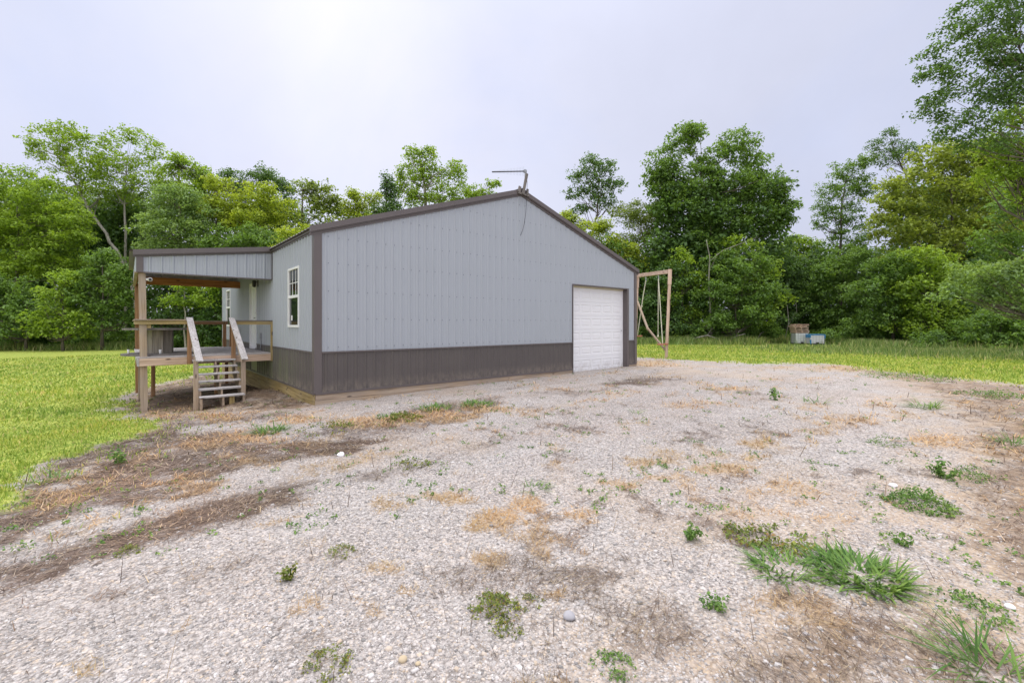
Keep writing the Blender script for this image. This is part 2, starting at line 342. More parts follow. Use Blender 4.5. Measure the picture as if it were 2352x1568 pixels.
TANP = [gpoly([(x-rx,y),(x-rx*.7,y-ry*.7),(x,y-ry),(x+rx*.7,y-ry*.7),(x+rx,y),(x+rx*.7,y+ry*.7),(x,y+ry),(x-rx*.7,y+ry*.7)]) for x, y, rx, ry in
  ((430,1115,75,28),(1130,1190,65,28),(1205,1160,34,14),(905,1158,60,20),(1045,1148,70,18),(1115,1285,45,18),(900,1308,34,14),(1660,1080,65,15),(1525,1095,55,11),(1745,1020,40,9),(1740,1050,40,8),
   (575,1062,34,9),(1270,1065,24,7),(1530,1058,28,7),(960,960,60,14),(450,1022,50,14),(120,1145,70,22),(690,965,50,10),(1950,965,60,7),(2170,1010,70,12),(1880,1190,50,9),(1480,1060,30,7),(1400,1110,30,8),(1330,1180,40,14),
   (500,958,60,9),(1250,1205,40,14),(180,1545,50,16),(220,1540,30,12),(730,1390,25,9),(860,1410,24,16),(420,1442,16,7),(930,1360,22,9),(1290,1360,30,8),(1920,845,60,5),(1680,893,40,5),(1500,835,60,7),(860,968,110,13),(1000,958,100,13),(560,1008,80,12),(470,1020,60,12),(1130,940,60,8),(370,955,40,12),(300,975,20,8))]
def pdist(P, x, y):
    """signed distance to a polygon: positive inside"""
    x = np.asarray(x); y = np.asarray(y); d2 = np.full(x.shape, 1e9); ins = np.zeros(x.shape, bool)
    for i in range(len(P)):
        ax, ay = P[i]; bx, by = P[(i+1) % len(P)]; ex, ey = bx-ax, by-ay
        t = np.clip(((x-ax)*ex+(y-ay)*ey)/max(ex*ex+ey*ey, 1e-9), 0, 1)
        d2 = np.minimum(d2, (x-ax-t*ex)**2+(y-ay-t*ey)**2)
        c = ((ay > y) != (by > y)); xx = ax + (y-ay)*ex/(ey if abs(ey) > 1e-9 else 1e-9); ins ^= c & (x < xx)
    return np.where(ins, 1, -1)*np.sqrt(d2)
def masks(x, y):
    x = np.asarray(x, float); y = np.asarray(y, float)
    dc = np.hypot(x-CAMX, y-CAMY); sc = np.clip(dc/14, .22, 1.3)
    n1 = fbm(x, y, .8, 11)-.5; n2 = fbm(x, y, 3.2, 23)-.5
    wob = (n1*.8+n2*.55)
    s = lambda d, w: np.clip(d/w+.5, 0, 1)
    n3 = fbm(x, y, 8., 31)-.5
    g = np.maximum(s(pdist(LAWN_L, x, y)+(wob*1.3+n3*.9)*sc, .30*sc), s(pdist(LAWN_R, x, y)+(wob*2.0+n3)*sc, .7*sc))
    st = np.zeros(x.shape)
    for k, P in STRAW: st = np.maximum(st, k*s(pdist(P, x, y)+(wob*1.5+n3*.7)*sc, .75*sc))
    speck = np.clip((fbm(x, y, 1.7, 41)+n3*.5-.63)*4, 0, .5)*np.clip((fbm(x, y, .35, 47)-.35)*4, 0, 1)
    st = np.maximum(st*np.clip(1.05+n2*1.3+n3*1.8, 0, 1), speck)*(1-g)
    tn = np.clip((fbm(x, y, 1.5, 71)+n3*.4-.63)*4, 0, .5)
    for P in TANP: tn = np.maximum(tn, s(pdist(P, x, y)+(n2*1.1+n3*.9)*sc-.02, .45*sc))
    tn = tn*(1-g)*.9
    dirt = np.clip((fbm(x, y, .5, 61)-.53)*2.5, 0, .40)
    dirt = np.maximum(dirt, .75*s(pdist(STRAW[6][1], x, y)+.5+wob*1.5, 1.2)); dirt = np.maximum(dirt, .8*s(pdist(STRAW[7][1], x, y)+.15+wob, .5))
    dirt = np.maximum(dirt, 1.0*s(pdist(STRAW[3][1], x, y)+wob*.6, .5))
    return g, st, tn, dirt*(1-g)
def build_ground():
    m, t, b = mat('ground')
    at = N(t, 'ShaderNodeAttribute'); at.attribute_name = 'cover'; sp = N(t, 'ShaderNodeSeparateColor'); t.links.new(at.outputs['Color'], sp.inputs[0])
    at2 = N(t, 'ShaderNodeAttribute'); at2.attribute_name = 'soil'
    v = ocoord(t)
    def vor(s, feat='F1'):
        n = N(t, 'ShaderNodeTexVoronoi', i_Scale=s, feature=feat); t.links.new(v, n.inputs['Vector']); return n
    va, vb = vor(34.), vor(58.); vc = vor(15.)
    r1 = N(t, 'ShaderNodeSeparateColor'); t.links.new(va.outputs['Color'], r1.inputs[0]); r2 = N(t, 'ShaderNodeSeparateColor'); t.links.new(vb.outputs['Color'], r2.inputs[0])
    st = [(0,(.23,.215,.205)),(.3,(.37,.345,.33)),(.6,(.465,.432,.413)),(.85,(.55,.515,.495)),(.95,(.54,.44,.34)),(1,(.67,.64,.62))]
    c1 = ramp(t, r1.outputs[0], st); c2 = ramp(t, r2.outputs[0], st)
    gap1 = ramp_f(t, va.outputs['Distance'], .75, .45); gap2 = ramp_f(t, vb.outputs['Distance'], .75, .40)
    c = mix_rgb(t, .5, mix_rgb(t, math_n(t, 'SUBTRACT', 1.0, gap1), c1, (.15,.135,.125)), mix_rgb(t, math_n(t, 'SUBTRACT', 1.0, gap2), c2, (.16,.14,.13)))
    n_big = noise(t, v, .45, 5); n_mid = noise(t, v, 2.6, 5); n_fine = noise(t, v, 40., 4)
    c = mix_rgb(t, math_n(t, 'MULTIPLY', ramp_f(t, n_big, .40, .65), .35), c, mix_rgb(t, 1.0, c, (1.0,.88,.80), 'MULTIPLY'))
    trk = N(t, 'ShaderNodeMapping'); trk.inputs['Rotation'].default_value = (0, 0, -.93); trk.inputs['Scale'].default_value = (.16, 1.5, 1); t.links.new(v, trk.inputs['Vector'])
    n_trk = noise(t, trk.outputs[0], 1.0, 4)
    c = mix_rgb(t, math_n(t, 'MULTIPLY', ramp_f(t, n_trk, .42, .66), .40), c, mix_rgb(t, 1.0, c, (.72,.67,.62), 'MULTIPLY'))
    c = mix_rgb(t, math_n(t, 'MULTIPLY', ramp_f(t, n_mid, .48, .75), .25), c, (.46,.42,.39))
    soil = ramp(t, n_fine, [(.3,(.25,.17,.10)),(.55,(.40,.29,.185)),(.75,(.50,.39,.27))])
    fs = math_n(t, 'MULTIPLY', at2.outputs['Fac'], ramp_f(t, math_n(t, 'ADD', n_mid, math_n(t, 'MULTIPLY', n_fine, .5)), .55, .85), True)
    c = mix_rgb(t, fs, c, soil)
    vs = ocoord(t, (9,30,20)); nst = noise(t, vs, 3.0, 5, .65); nst2 = noise(t, ocoord(t, (30,11,20)), 3.0, 5, .65)
    straw = ramp(t, math_n(t, 'MAXIMUM', nst, nst2), [(.42,(.065,.042,.031)),(.58,(.125,.085,.065)),(.76,(.26,.19,.145))])
    c = mix_rgb(t, math_n(t, 'MULTIPLY', sp.outputs[0], ramp_f(t, math_n(t, 'ADD', n_mid, math_n(t, 'MULTIPLY', sp.outputs[0], .35)), .45, .75), True), c, straw)
    tan = ramp(t, nst, [(.35,(.30,.19,.10)),(.65,(.52,.38,.22))])
    c = mix_rgb(t, math_n(t, 'MULTIPLY', sp.outputs[2], .6), c, tan)
    gr = ramp(t, noise(t, v, 9., 5), [(.3,(.15,.20,.04)),(.5,(.27,.335,.06)),(.7,(.40,.42,.10))])
    gr = mix_rgb(t, math_n(t, 'MULTIPLY', ramp_f(t, n_big, .4, .7), .4), gr, (.30,.30,.06))
    c = mix_rgb(t, sp.outputs[1], c, gr)
    t.links.new(c, b.inputs['Base Color']); b.inputs['Roughness'].default_value = .95; b.inputs['Specular IOR Level'].default_value = .15
    h = math_n(t, 'ADD', math_n(t, 'MULTIPLY', va.outputs['Distance'], -1.0), math_n(t, 'MULTIPLY', vb.outputs['Distance'], -.6))
    h = math_n(t, 'ADD', h, math_n(t, 'MULTIPLY', n_fine, .6))
    bump(t, b, h, .55, .012)
    # one sheet: rings round the camera foot, fine in front, reaching the horizon
    ang = np.r_[np.linspace(-66, 66, 620), np.linspace(70, 290, 45)] + math.degrees(YAW)
    rad = np.r_[np.geomspace(.5, 75, 460), np.geomspace(85, 1500, 14)]
    na, nr = len(ang), len(rad)
    A, Rr = np.meshgrid(np.radians(ang), rad); X = CAMX + Rr*np.sin(A); Y = CAMY + Rr*np.cos(A)
    X = X.ravel(); Y = Y.ravel(); Z = gz(X, Y)
    g, s, tn, d = masks(X, Y)
    V = np.c_[X, Y, Z]; V = np.r_[V, [[CAMX, CAMY, gz1(CAMX, CAMY)]]]
    idx = np.arange(na*nr).reshape(nr, na); nx = np.roll(idx, -1, 1)
    F = np.stack([idx[:-1], idx[1:], nx[1:], nx[:-1]], -1).reshape(-1, 4)
    cidx = na*nr; fan = np.stack([np.full(na, cidx), idx[0], nx[0], nx[0]], -1)
    o = np_mesh('ground', V, F, m, smooth=True)
    bm = bmesh.new(); bm.from_mesh(o.data); bm.verts.ensure_lookup_table()
    for k in range(na): bm.faces.new((bm.verts[cidx], bm.verts[idx[0,k]], bm.verts[nx[0,k]]))
    bm.to_mesh(o.data); bm.free()
    ca = o.data.color_attributes.new('cover', 'FLOAT_COLOR', 'POINT')
    ca.data.foreach_set('color', np.c_[np.r_[s,0], np.r_[g,0], np.r_[tn,0], np.ones(len(g)+1)].astype(np.float32).ravel())
    a2 = o.data.attributes.new('soil', 'FLOAT', 'POINT'); a2.data.foreach_set('value', np.r_[d,0].astype(np.float32))
    tag(o, kind='structure')
build_ground()

def fan_points(n, r0, r1, a0=-60, a1=60, p=0.0):
    a = np.radians(rng.uniform(a0, a1, n)) + YAW; r = np.exp(rng.uniform(math.log(r0), math.log(r1), n))
    return CAMX + r*np.sin(a), CAMY + r*np.cos(a), r
def inside_barn(x, y): return (x > -.03) & (x < 12.15) & (y > -.03) & (y < 12.8)
def blades(x, y, z, length, width, lean, az=None, curve=.5):
    """each blade: 2 quads, an arching tapering strip; own island"""
    n = len(x); az = rng.uniform(0, 2*math.pi, n) if az is None else az
    dx, dy = np.cos(az), np.sin(az); sx, sy = -dy, dx
    P = []
    for k, (t, w) in enumerate(((0,1.),(.55,.75),(1.,.08))):
        hor = length*(np.sin(lean)*t + curve*np.sin(lean)*t*t*.4); ver = length*np.cos(lean)*t*(1-curve*.25*t)
        px, py, pz = x+dx*hor, y+dy*hor, z+ver
        P += [np.c_[px-sx*width*w/2, py-sy*width*w/2, pz], np.c_[px+sx*width*w/2, py+sy*width*w/2, pz]]
    V = np.stack(P, 1).reshape(-1, 3); b = (np.arange(n)*6)[:,None]
    F = np.concatenate([b+np.array([[0,1,3,2]]), b+np.array([[2,3,5,4]])], 1).reshape(-1, 4)
    return V, F
def build_grass():
    x, y, r = fan_points(420000, 3.2, 48); g = masks(x, y)[0]
    g = np.maximum(g, .16*(fbm(x, y, 2.2, 7) > .52)*np.clip(1+np.maximum(pdist(LAWN_L, x, y), pdist(LAWN_R, x, y))/1.6, 0, 1))
    k = (rng.random(len(x)) < g*1.1) & ~inside_barn(x, y); x, y, r = x[k], y[k], r[k]
    z = gz(x, y)-.01
    clump = vnoise(x, y, 2.5, 77)*.6 + vnoise(x, y, .9, 79)*.6
    L = rng.uniform(.035, .09, len(x))*(.6+.8*fbm(x, y, .5, 81))*(.7+.9*clump)*np.clip(r/14, .8, 1.5); Wd = np.clip(r*.00165, .006, .05)*rng.uniform(.6, 1.3, len(x))
    V, F = blades(x, y, z, L, Wd, rng.uniform(.1, .9, len(x)))
    tag(np_mesh('grass', V, F, M['grass']), kind='stuff')
    # tall rough grass and weeds along the edge of the woods
    xs, ys, hs = [], [], []
    for (px, F0, spread, n, h) in [(px, 44.5, 1.8, 900, .8) for px in range(-60, 340, 22)] + [(px, 45, 2.6, 1500, .85) for px in range(1440, 1790, 22)] + [(px, 46.5, 2.0, 1500, .9) for px in range(1790, 1900, 22)] + [(px, 41, 5.0, 2200, .75) for px in range(1910, 2420, 22)] + [(px, 30, 6.0, 900, .38) for px in range(1980, 2420, 30)]:
        p = dep(px, 780, F0); xs.append(rng.normal(p[0], spread*.5, n)); ys.append(rng.normal(p[1], spread*.6, n)); hs.append(rng.uniform(.35, 1.25, n)*h)
    x, y, h = map(np.concatenate, (xs, ys, hs)); h = h*(.45+1.0*fbm(x, y, .5, 91)); tq = dep(1852, 780, 41.0); h = np.where(np.hypot(x-tq[0], y-tq[1]) < 3.4, h*.22, h)
    V, F = blades(x, y, gz(x, y), h, rng.uniform(.03, .075, len(x)), rng.uniform(.05, .7, len(x)))
    tag(np_mesh('tall_weeds', V, F, M['weed_tall']), kind='stuff')
build_grass()
def build_dead_grass():
    x, y, r = fan_points(430000, 1.5, 26); g, s, tn, d = masks(x, y)
    q = rng.random(len(x)); k = (q < s*.66) & ~inside_barn(x, y)
    x1, y1, r1 = x[k], y[k], r[k]; n = len(x1)
    az = .95 + (fbm(x1, y1, 1.6, 97)-.5)*5 + rng.normal(0, .75, n) + np.where(rng.random(n) < .5, math.pi, 0)
    V, F = blades(x1, y1, gz(x1, y1)+rng.uniform(0,.014,n), rng.uniform(.05,.17,n)*np.clip(r1/7,.65,1.5), np.clip(r1*.0010,.0022,.016)*rng.uniform(.6,1.3,n), rng.uniform(1.25,1.57,n), az, .3)
    tag(np_mesh('dead_grass', V, F, M['straw']), kind='stuff')
    k = (q < tn*.8) & ~inside_barn(x, y); x1, y1, r1 = x[k], y[k], r[k]; n = len(x1)
    V, F = blades(x1, y1, gz(x1, y1), rng.uniform(.04,.11,n)*np.clip(r1/7,.7,1.3), np.clip(r1*.0012,.0025,.016)*rng.uniform(.6,1.2,n), rng.uniform(.7,1.5,n), None, .4)
    tag(np_mesh('tan_dead_grass', V, F, M['tan']), kind='stuff')
build_dead_grass()
def build_gravel():
    m, t, b = mat('gravel_stones'); g_ = N(t, 'ShaderNodeNewGeometry')
    c = ramp(t, g_.outputs['Random Per Island'], [(0,(.19,.18,.175)),(.25,(.34,.318,.305)),(.55,(.455,.422,.405)),(.8,(.56,.522,.505)),(.9,(.52,.42,.32)),(.95,(.33,.31,.31)),(1,(.70,.67,.65))])
    t.links.new(mix_rgb(t, math_n(t, 'MULTIPLY', noise(t, ocoord(t), 120., 3), .4), c, mix_rgb(t, 1.0, c, (.6,.58,.56), 'MULTIPLY')), b.inputs['Base Color'])
    b.inputs['Roughness'].default_value = .85; b.inputs['Specular IOR Level'].default_value = .25
    x, y, r = fan_points(270000, 1.45, 10); g, s, tn, d = masks(x, y)
    k = (rng.random(len(x)) < (1-g)*np.clip(1-.85*s, 0, 1)*(1-.7*tn)*(1-.6*d)*np.clip(.55+1.1*(fbm(x, y, .9, 83)-.25), .3, 1)) & ~inside_barn(x, y); x, y, r = x[k], y[k], r[k]; n = len(x)
    a = np.clip(rng.lognormal(-5.18, .48, n), .003, .026)*np.clip(.72+r*.07, .8, 1.4)
    base = np.array([(-1,-1,-1),(1,-1,-1),(1,1,-1),(-1,1,-1),(-1,-1,1),(1,-1,1),(1,1,1),(-1,1,1)], float)
    P = base[None]*(1+rng.uniform(-.42,.30,(n,8,3)))*.72; P[:,4:,:2] *= rng.uniform(.45,.9,(n,1,1))
    P = P*np.stack([a*rng.uniform(.8,1.5,n), a*rng.uniform(.6,1.1,n), a*rng.uniform(.28,.55,n)], -1)[:,None]
    th = rng.uniform(0, 2*math.pi, n); c_, s_ = np.cos(th), np.sin(th)
    tl = rng.normal(0, .28, n); z2 = P[:,:,2]*np.cos(tl)[:,None] + P[:,:,0]*np.sin(tl)[:,None]; x2 = P[:,:,0]*np.cos(tl)[:,None] - P[:,:,2]*np.sin(tl)[:,None]
    X = x2*c_[:,None]-P[:,:,1]*s_[:,None]; Y = x2*s_[:,None]+P[:,:,1]*c_[:,None]
    z = gz(x, y) + a*.03
    V = np.stack([X+x[:,None], Y+y[:,None], z2+z[:,None]], -1).reshape(-1,3)
    F = ((np.arange(n)*8)[:,None,None] + np.array([(0,3,2,1),(4,5,6,7),(0,1,5,4),(1,2,6,5),(2,3,7,6),(3,0,4,7)])[None]).reshape(-1,4)
    tag(np_mesh('gravel', V, F, m), kind='stuff')
build_gravel()
# ---------------------------------------------------------------- the steel building
W, L, H, HP = 12.106, 12.75, 3.56, 5.52
SL = (HP-H)/(W/2)
WZ = .914                                        # top of the dark lower panels
DX0, DX1, DZ = 8.42, 11.5, 2.88                  # garage opening
PY0, PY1 = 3.78, 8.80                            # porch
roofz = lambda x: H + SL*min(x, W-x)
barn = thing('metal_building', 'grey steel pole building with dark brown lower panels and white garage door', 'building')
def sheet(mb, s0, s1, zb, zt, place, breaks=(), holes=(), pitch=.2286, mi=0, rib=.019):
    """ribbed steel sheet: s along the wall, out = distance proud of it"""
    prof = [(0, 0.)]
    pts = set(); k0 = math.floor(s0/pitch)-1
    cur = []
    for k in range(k0, int(s1/pitch)+2):
        o = k*pitch
        cur += [(o-.032,0),(o-.014,rib),(o+.014,rib),(o+.032,0)] if rib < .02 else [(o-.046,0),(o-.020,rib),(o+.020,rib),(o+.046,0)]
        for q in (1/3, 2/3): cur += [(o+pitch*q-.012,0),(o+pitch*q,.0045),(o+pitch*q+.012,0)]
    cur.sort()
    ss = np.array([c[0] for c in cur]); oo = np.array([c[1] for c in cur])
    xs = sorted(set([s0, s1] + [b for b in breaks if s0 < b < s1] + [h for H_ in holes for h in H_[:2] if s0 < h < s1] + [float(v) for v in ss if s0 < v < s1]))
    for a, b in zip(xs[:-1], xs[1:]):
        if b-a < 1e-5: continue
        oa, ob = np.interp(a, ss, oo), np.interp(b, ss, oo); mid = (a+b)/2
        spans = [(zb, None)]
        for (h0, h1, z0, z1) in holes:
            if h0 < mid < h1:
                spans = [(zb, z0), (z1, None)]
        for lo, hi in spans:
            ha = zt(a) if hi is None else hi; hb = zt(b) if hi is None else hi
            if max(ha, hb) - lo < .005: continue
            mb.quad(place(a, oa, lo), place(b, ob, lo), place(b, ob, hb), place(a, oa, ha), mi)
gp = lambda s, o, z: (s, -o, z)                   # gable wall
sp_ = lambda s, o, z: (-o, s, z)                  # long wall on the porch side
def screws(mb, ss, zs, place, skip):
    for z in zs:
        for s in ss:
            zz = z + random.uniform(-.012, .012); s2 = s + random.uniform(-.006, .006)
            if skip(s2, zz): continue
            n = 6; r = .0105
            for q in (0,):
                mb.poly([place(s2 + r*math.cos(2*math.pi*k/n), .009, zz + r*math.sin(2*math.pi*k/n)) for k in range(n)], 1)
                for k in range(n):
                    a0, a1 = 2*math.pi*k/n, 2*math.pi*(k+1)/n
                    mb.quad(place(s2+r*math.cos(a0), 0, zz+r*math.sin(a0)), place(s2+r*math.cos(a1), 0, zz+r*math.sin(a1)), place(s2+r*math.cos(a1), .009, zz+r*math.sin(a1)), place(s2+r*math.cos(a0), .009, zz+r*math.sin(a0)), 1)
WIN = [(1.13, 2.07, 1.46, 2.94), (10.62, 11.58, 1.46, 2.94)]
DOOR = (5.80, 6.79, .80, 2.88)
scr = [k*.2286+.055 for k in range(0, 60)]
mb = MB(); sheet(mb, .1, W-.1, WZ, lambda s: roofz(s), gp, breaks=(W/2,), holes=[(DX0, DX1, 0, DZ)], rib=.014)
screws(mb, [s for s in scr if .15 < s < W-.15], (1.02,1.66,2.29,2.92,3.5,4.1,4.7,5.2), gp, lambda s, z: (DX0-.1 < s < DX1+.1 and z < DZ+.1) or z > roofz(s)-.12)
mb.build('gable_wall', [M['light'], M['screw']], barn)
mb2 = MB()
sheet(mb2, .1, DX0-.03, .02, lambda s: WZ-.012, gp); mb2.build('lower_panel', M['brown'], barn)
mb2 = MB(); sheet(mb2, DX1+.1, W-.1, .02, lambda s: WZ-.012, gp); mb2.build('lower_panel', M['brown'], barn)
mb = MB(); sheet(mb, .1, L-.1, WZ, lambda s: H+.02, sp_, holes=[WIN[0], WIN[1], (DOOR[0], DOOR[1], 0, DOOR[3])], rib=.036)
screws(mb, [s for s in scr if .15 < s < L-.15], (1.02,1.66,2.29,2.92,3.4), sp_, lambda s, z: any(a-.06 < s < b+.06 and c-.05 < z < d+.05 for a, b, c, d in WIN+[DOOR]))
mb.build('long_wall', [M['light'], M['screw']], barn)
mb = MB(); sheet(mb, .1, DOOR[0]-.02, .02, lambda s: WZ-.012, sp_, rib=.036); mb.build('lower_panel', M['brown'], barn)
mb = MB(); sheet(mb, DOOR[1]+.02, L-.1, .02, lambda s: WZ-.012, sp_, rib=.036)
mb.quad((-.0,DOOR[0]-.02,.02),(-.0,DOOR[1]+.02,.02),(-.0,DOOR[1]+.02,.80),(-.0,DOOR[0]-.02,.80))
mb.build('lower_panel', M['brown'], barn)
mb = MB(); sheet(mb, 0, L, 0, lambda s: H+.02, lambda s, o, z: (W+o, s, z)); mb.build('rear_long_wall', M['light'], barn)
mb = MB(); sheet(mb, 0, W, 0, lambda s: roofz(s), lambda s, o, z: (s, L+o, z), breaks=(W/2,)); mb.build('rear_gable_wall', M['light'], barn)
# corner trims: an L on each corner
mb = MB(); mb.box(-.03, .135, -.030, 0, -.0, H+.02); mb.box(-.030, 0, 0, .125, -.0, H-.0); mb.build('corner_trim', M['trim'], barn)
mb = MB(); mb.box(W-.125, W+.03, -.030, 0, -.0, H-.01); mb.box(W, W+.030, 0, .125, 0, H-.01); mb.build('corner_trim', M['trim'], barn)
mb = MB(); mb.box(-.030, 0, L-.125, L, 0, H); mb.build('corner_trim', M['trim'], barn)
# belt trim over the lower panels, base flashing
mb = MB(); mb.box(.135, DX0-.03, -.036, 0, WZ-.022, WZ+.012); mb.box(DX1+.1, W-.125, -.036, 0, WZ-.022, WZ+.012)
mb.box(-.036, 0, .125, DOOR[0]-.02, WZ-.022, WZ+.012); mb.box(-.036, 0, DOOR[1]+.02, L-.125, WZ-.022, WZ+.012); mb.build('belt_trim', M['trim'], barn)
mb = MB(); mb.box(.0, DX0-.02, -.042, -.001, -.022, .022); mb.box(DX1+.1, W, -.042, -.001, -.022, .022); mb.box(-.042, -.001, .0, L, -.022, .022); mb.build('base_flashing', M['trim'], barn)
# treated skirt boards under the steel
for a, b in ((.006, 4.55), (4.556, DX0-.02)):
    mb = MB(); mb.box(a, b, -.022, .02, -.158, -.024); mb.build('skirt_board', M['tanx'], barn, .003)
    mb = MB(); mb.box(a-.012 if a < 1 else a, b, -.026, .02, -.305, -.162); mb.build('skirt_board', M['tanx'], barn, .003)
mb = MB(); mb.box(DX1+.12, W+.01, -.022, .02, -.2, -.024); mb.build('skirt_board', M['tanx'], barn, .003)
mb = MB(); mb.box(-.024, .0, .0, L, -.27, -.024); mb.build('skirt_board', M['yely'], barn, .003)
mb = MB(); mb.box(-.030, -.002, .02, L, -.56, -.274); mb.build('skirt_board', M['yely'], barn, .003)
mb = MB(); mb.box(-.01, .02, -.01, L, -1.0, -.562); mb.build('skirt_board', M['tany'], barn)
# roof: two ribbed slopes
OV, RK = .12, .07
mb = MB()
for sgn in (0, 1):
    def rp(s, o, z, sgn=sgn):
        x = z if sgn == 0 else W-z
        return (x, s, H + SL*z + .13 + o)
    ribs = []
    for k in range(int((L+2*RK)/.2286)+2):
        c0 = -RK + k*.2286
        ribs += [(c0-.03,0),(c0-.013,.02),(c0+.013,.02),(c0+.03,0)]
    ribs = [r for r in sorted(ribs) if -RK <= r[0] <= L+RK]
    for (a, oa), (b, ob) in zip(ribs[:-1], ribs[1:]):
        mb.quad(rp(a, oa, -OV), rp(b, ob, -OV), rp(b, ob, W/2), rp(a, oa, W/2))
        mb.quad(rp(a, oa-.012, -OV), rp(a, oa, -OV), rp(b, ob, -OV), rp(b, ob-.012, -OV))
    mb.quad(rp(-RK, -.015, -OV), rp(L+RK, -.015, -OV), rp(L+RK, -.015, W/2), rp(-RK, -.015, W/2))
roof = mb.build('roof', M['trim'], barn)
# rake trim on both gables, in lengths with visible joints
def rake(x0, x1, y, name='rake_trim'):
    z = lambda x: H + SL*min(x, W-x) if x >= 0 and x <= W else H + SL*(x if x < 0 else W-x)
    mb = MB()
    for (lo, hi, y0, y1) in ((.035, .165, y-.085, y), (.010, .045, y-.062, y), (-.045, .010, y-.034, y)):
        a, b = x0, x1
        V = [(a,y0,z(a)+lo),(b,y0,z(b)+lo),(b,y0,z(b)+hi),(a,y0,z(a)+hi),(a,y1,z(a)+lo),(b,y1,z(b)+lo),(b,y1,z(b)+hi),(a,y1,z(a)+hi)]
        n = len(mb.v); mb.v += V
        for f in ((0,1,2,3),(7,6,5,4),(0,4,5,1),(3,2,6,7),(1,5,6,2),(4,0,3,7)): mb.f.append(tuple(n+i for i in f)); mb.m.append(0)
    mb.build(name, M['trim'], barn)
rake(-OV, 3.6, -.001); rake(3.603, W/2, -.001); rake(W/2+.001, 9.3, -.001); rake(9.303, W+OV, -.001)
mb = MB()
for (s, e) in ((-.006, W/2-.22), ):
    pass
mb.poly([(W/2-.2,-.09,HP+.115),(W/2,-.09,HP+.18),(W/2,L+.09,HP+.18),(W/2-.2,L+.09,HP+.115)]); mb.poly([(W/2,-.09,HP+.18),(W/2+.2,-.09,HP+.115),(W/2+.2,L+.09,HP+.115),(W/2,L+.09,HP+.18)])
mb.build('ridge_cap', M['trim'], roof)
# eave trims
mb = MB(); mb.box(-.045, .0, .0, L, H-.005, H+.105); mb.box(-.075, -.046, -.06, PY0-.08, H+.03, H+.115); mb.build('eave_trim', M['trim'], barn)
mb = MB(); mb.box(W, W+.05, 0, L, H-.02, H+.1); mb.build('eave_trim', M['trim'], barn)
# garage door, recessed in its opening
mb = MB(); RC = .20
mb.box(DX1-.002, DX1+.10, -.034, RC, -.13, DZ); mb.box(DX0-.03, DX0, -.036, RC, -.16, DZ); mb.box(DX0-.03, DX1+.10, -.036, RC, DZ, DZ+.035)
mb.build('door_surround', M['trim'], barn)
gd = MB(); nrow, ncol = 6, 5; gx0, gx1, gz0, gz1_ = DX0+.001, DX1-.05, -.125, DZ-.055
sh = (gz1_-gz0)/nrow; cw = (gx1-gx0)/ncol
def gpn(x, z, y): return (x, y, z)
for r_ in range(nrow):
    z0, z1 = gz0+r_*sh+.006, gz0+(r_+1)*sh-.006
    gd.quad((gx0,RC,z0-.006),(gx1,RC,z0-.006),(gx1,RC-.012,z0+.004),(gx0,RC-.012,z0+.004)); gd.quad((gx0,RC-.012,z1-.004),(gx1,RC-.012,z1-.004),(gx1,RC,z1+.006),(gx0,RC,z1+.006))
    za, zb = z0+.004, z1-.004; Yf = RC-.012
    for c in range(ncol):
        a, b = gx0+c*cw, gx0+(c+1)*cw; mx, mz = .055, .095
        rings = [(a,b,za,zb,Yf),(a+mx,b-mx,za+mz,zb-mz,Yf),(a+mx+.014,b-mx-.014,za+mz+.014,zb-mz-.014,Yf+.011),(a+mx+.030,b-mx-.030,za+mz+.030,zb-mz-.030,Yf+.011),(a+mx+.062,b-mx-.062,za+mz+.062,zb-mz-.062,Yf+.001)]
        for (p, q) in zip(rings[:-1], rings[1:]):
            P = [(p[0],p[4],p[2]),(p[1],p[4],p[2]),(p[1],p[4],p[3]),(p[0],p[4],p[3])]; Q = [(q[0],q[4],q[2]),(q[1],q[4],q[2]),(q[1],q[4],q[3]),(q[0],q[4],q[3])]
            for k in range(4): gd.quad(P[k], P[(k+1)%4], Q[(k+1)%4], Q[k])
        q = rings[-1]; gd.quad((q[0],q[4],q[2]),(q[1],q[4],q[2]),(q[1],q[4],q[3]),(q[0],q[4],q[3]))
gdo = gd.build('garage_door', M['door_white'], barn)
mb = MB(); mb.box(DX1-.05, DX1-.003, RC-.03, RC, -.13, DZ-.002); mb.build('door_stop', M['door_white'], gdo)
mb = MB(); mb.box(DX0, DX1-.003, RC-.05, RC, DZ-.055, DZ-.001); mb.build('door_header', M['cream'], gdo)
mb = MB(); mb.box(gx0, gx1, RC-.02, RC, -.165, -.126); mb.build('bottom_seal', M['black'], gdo)
mb = MB(); mb.box(DX1-.115, DX1-.075, RC-.035, RC-.013, 1.28, 1.31); mb.build('latch', M['galv'], gdo)
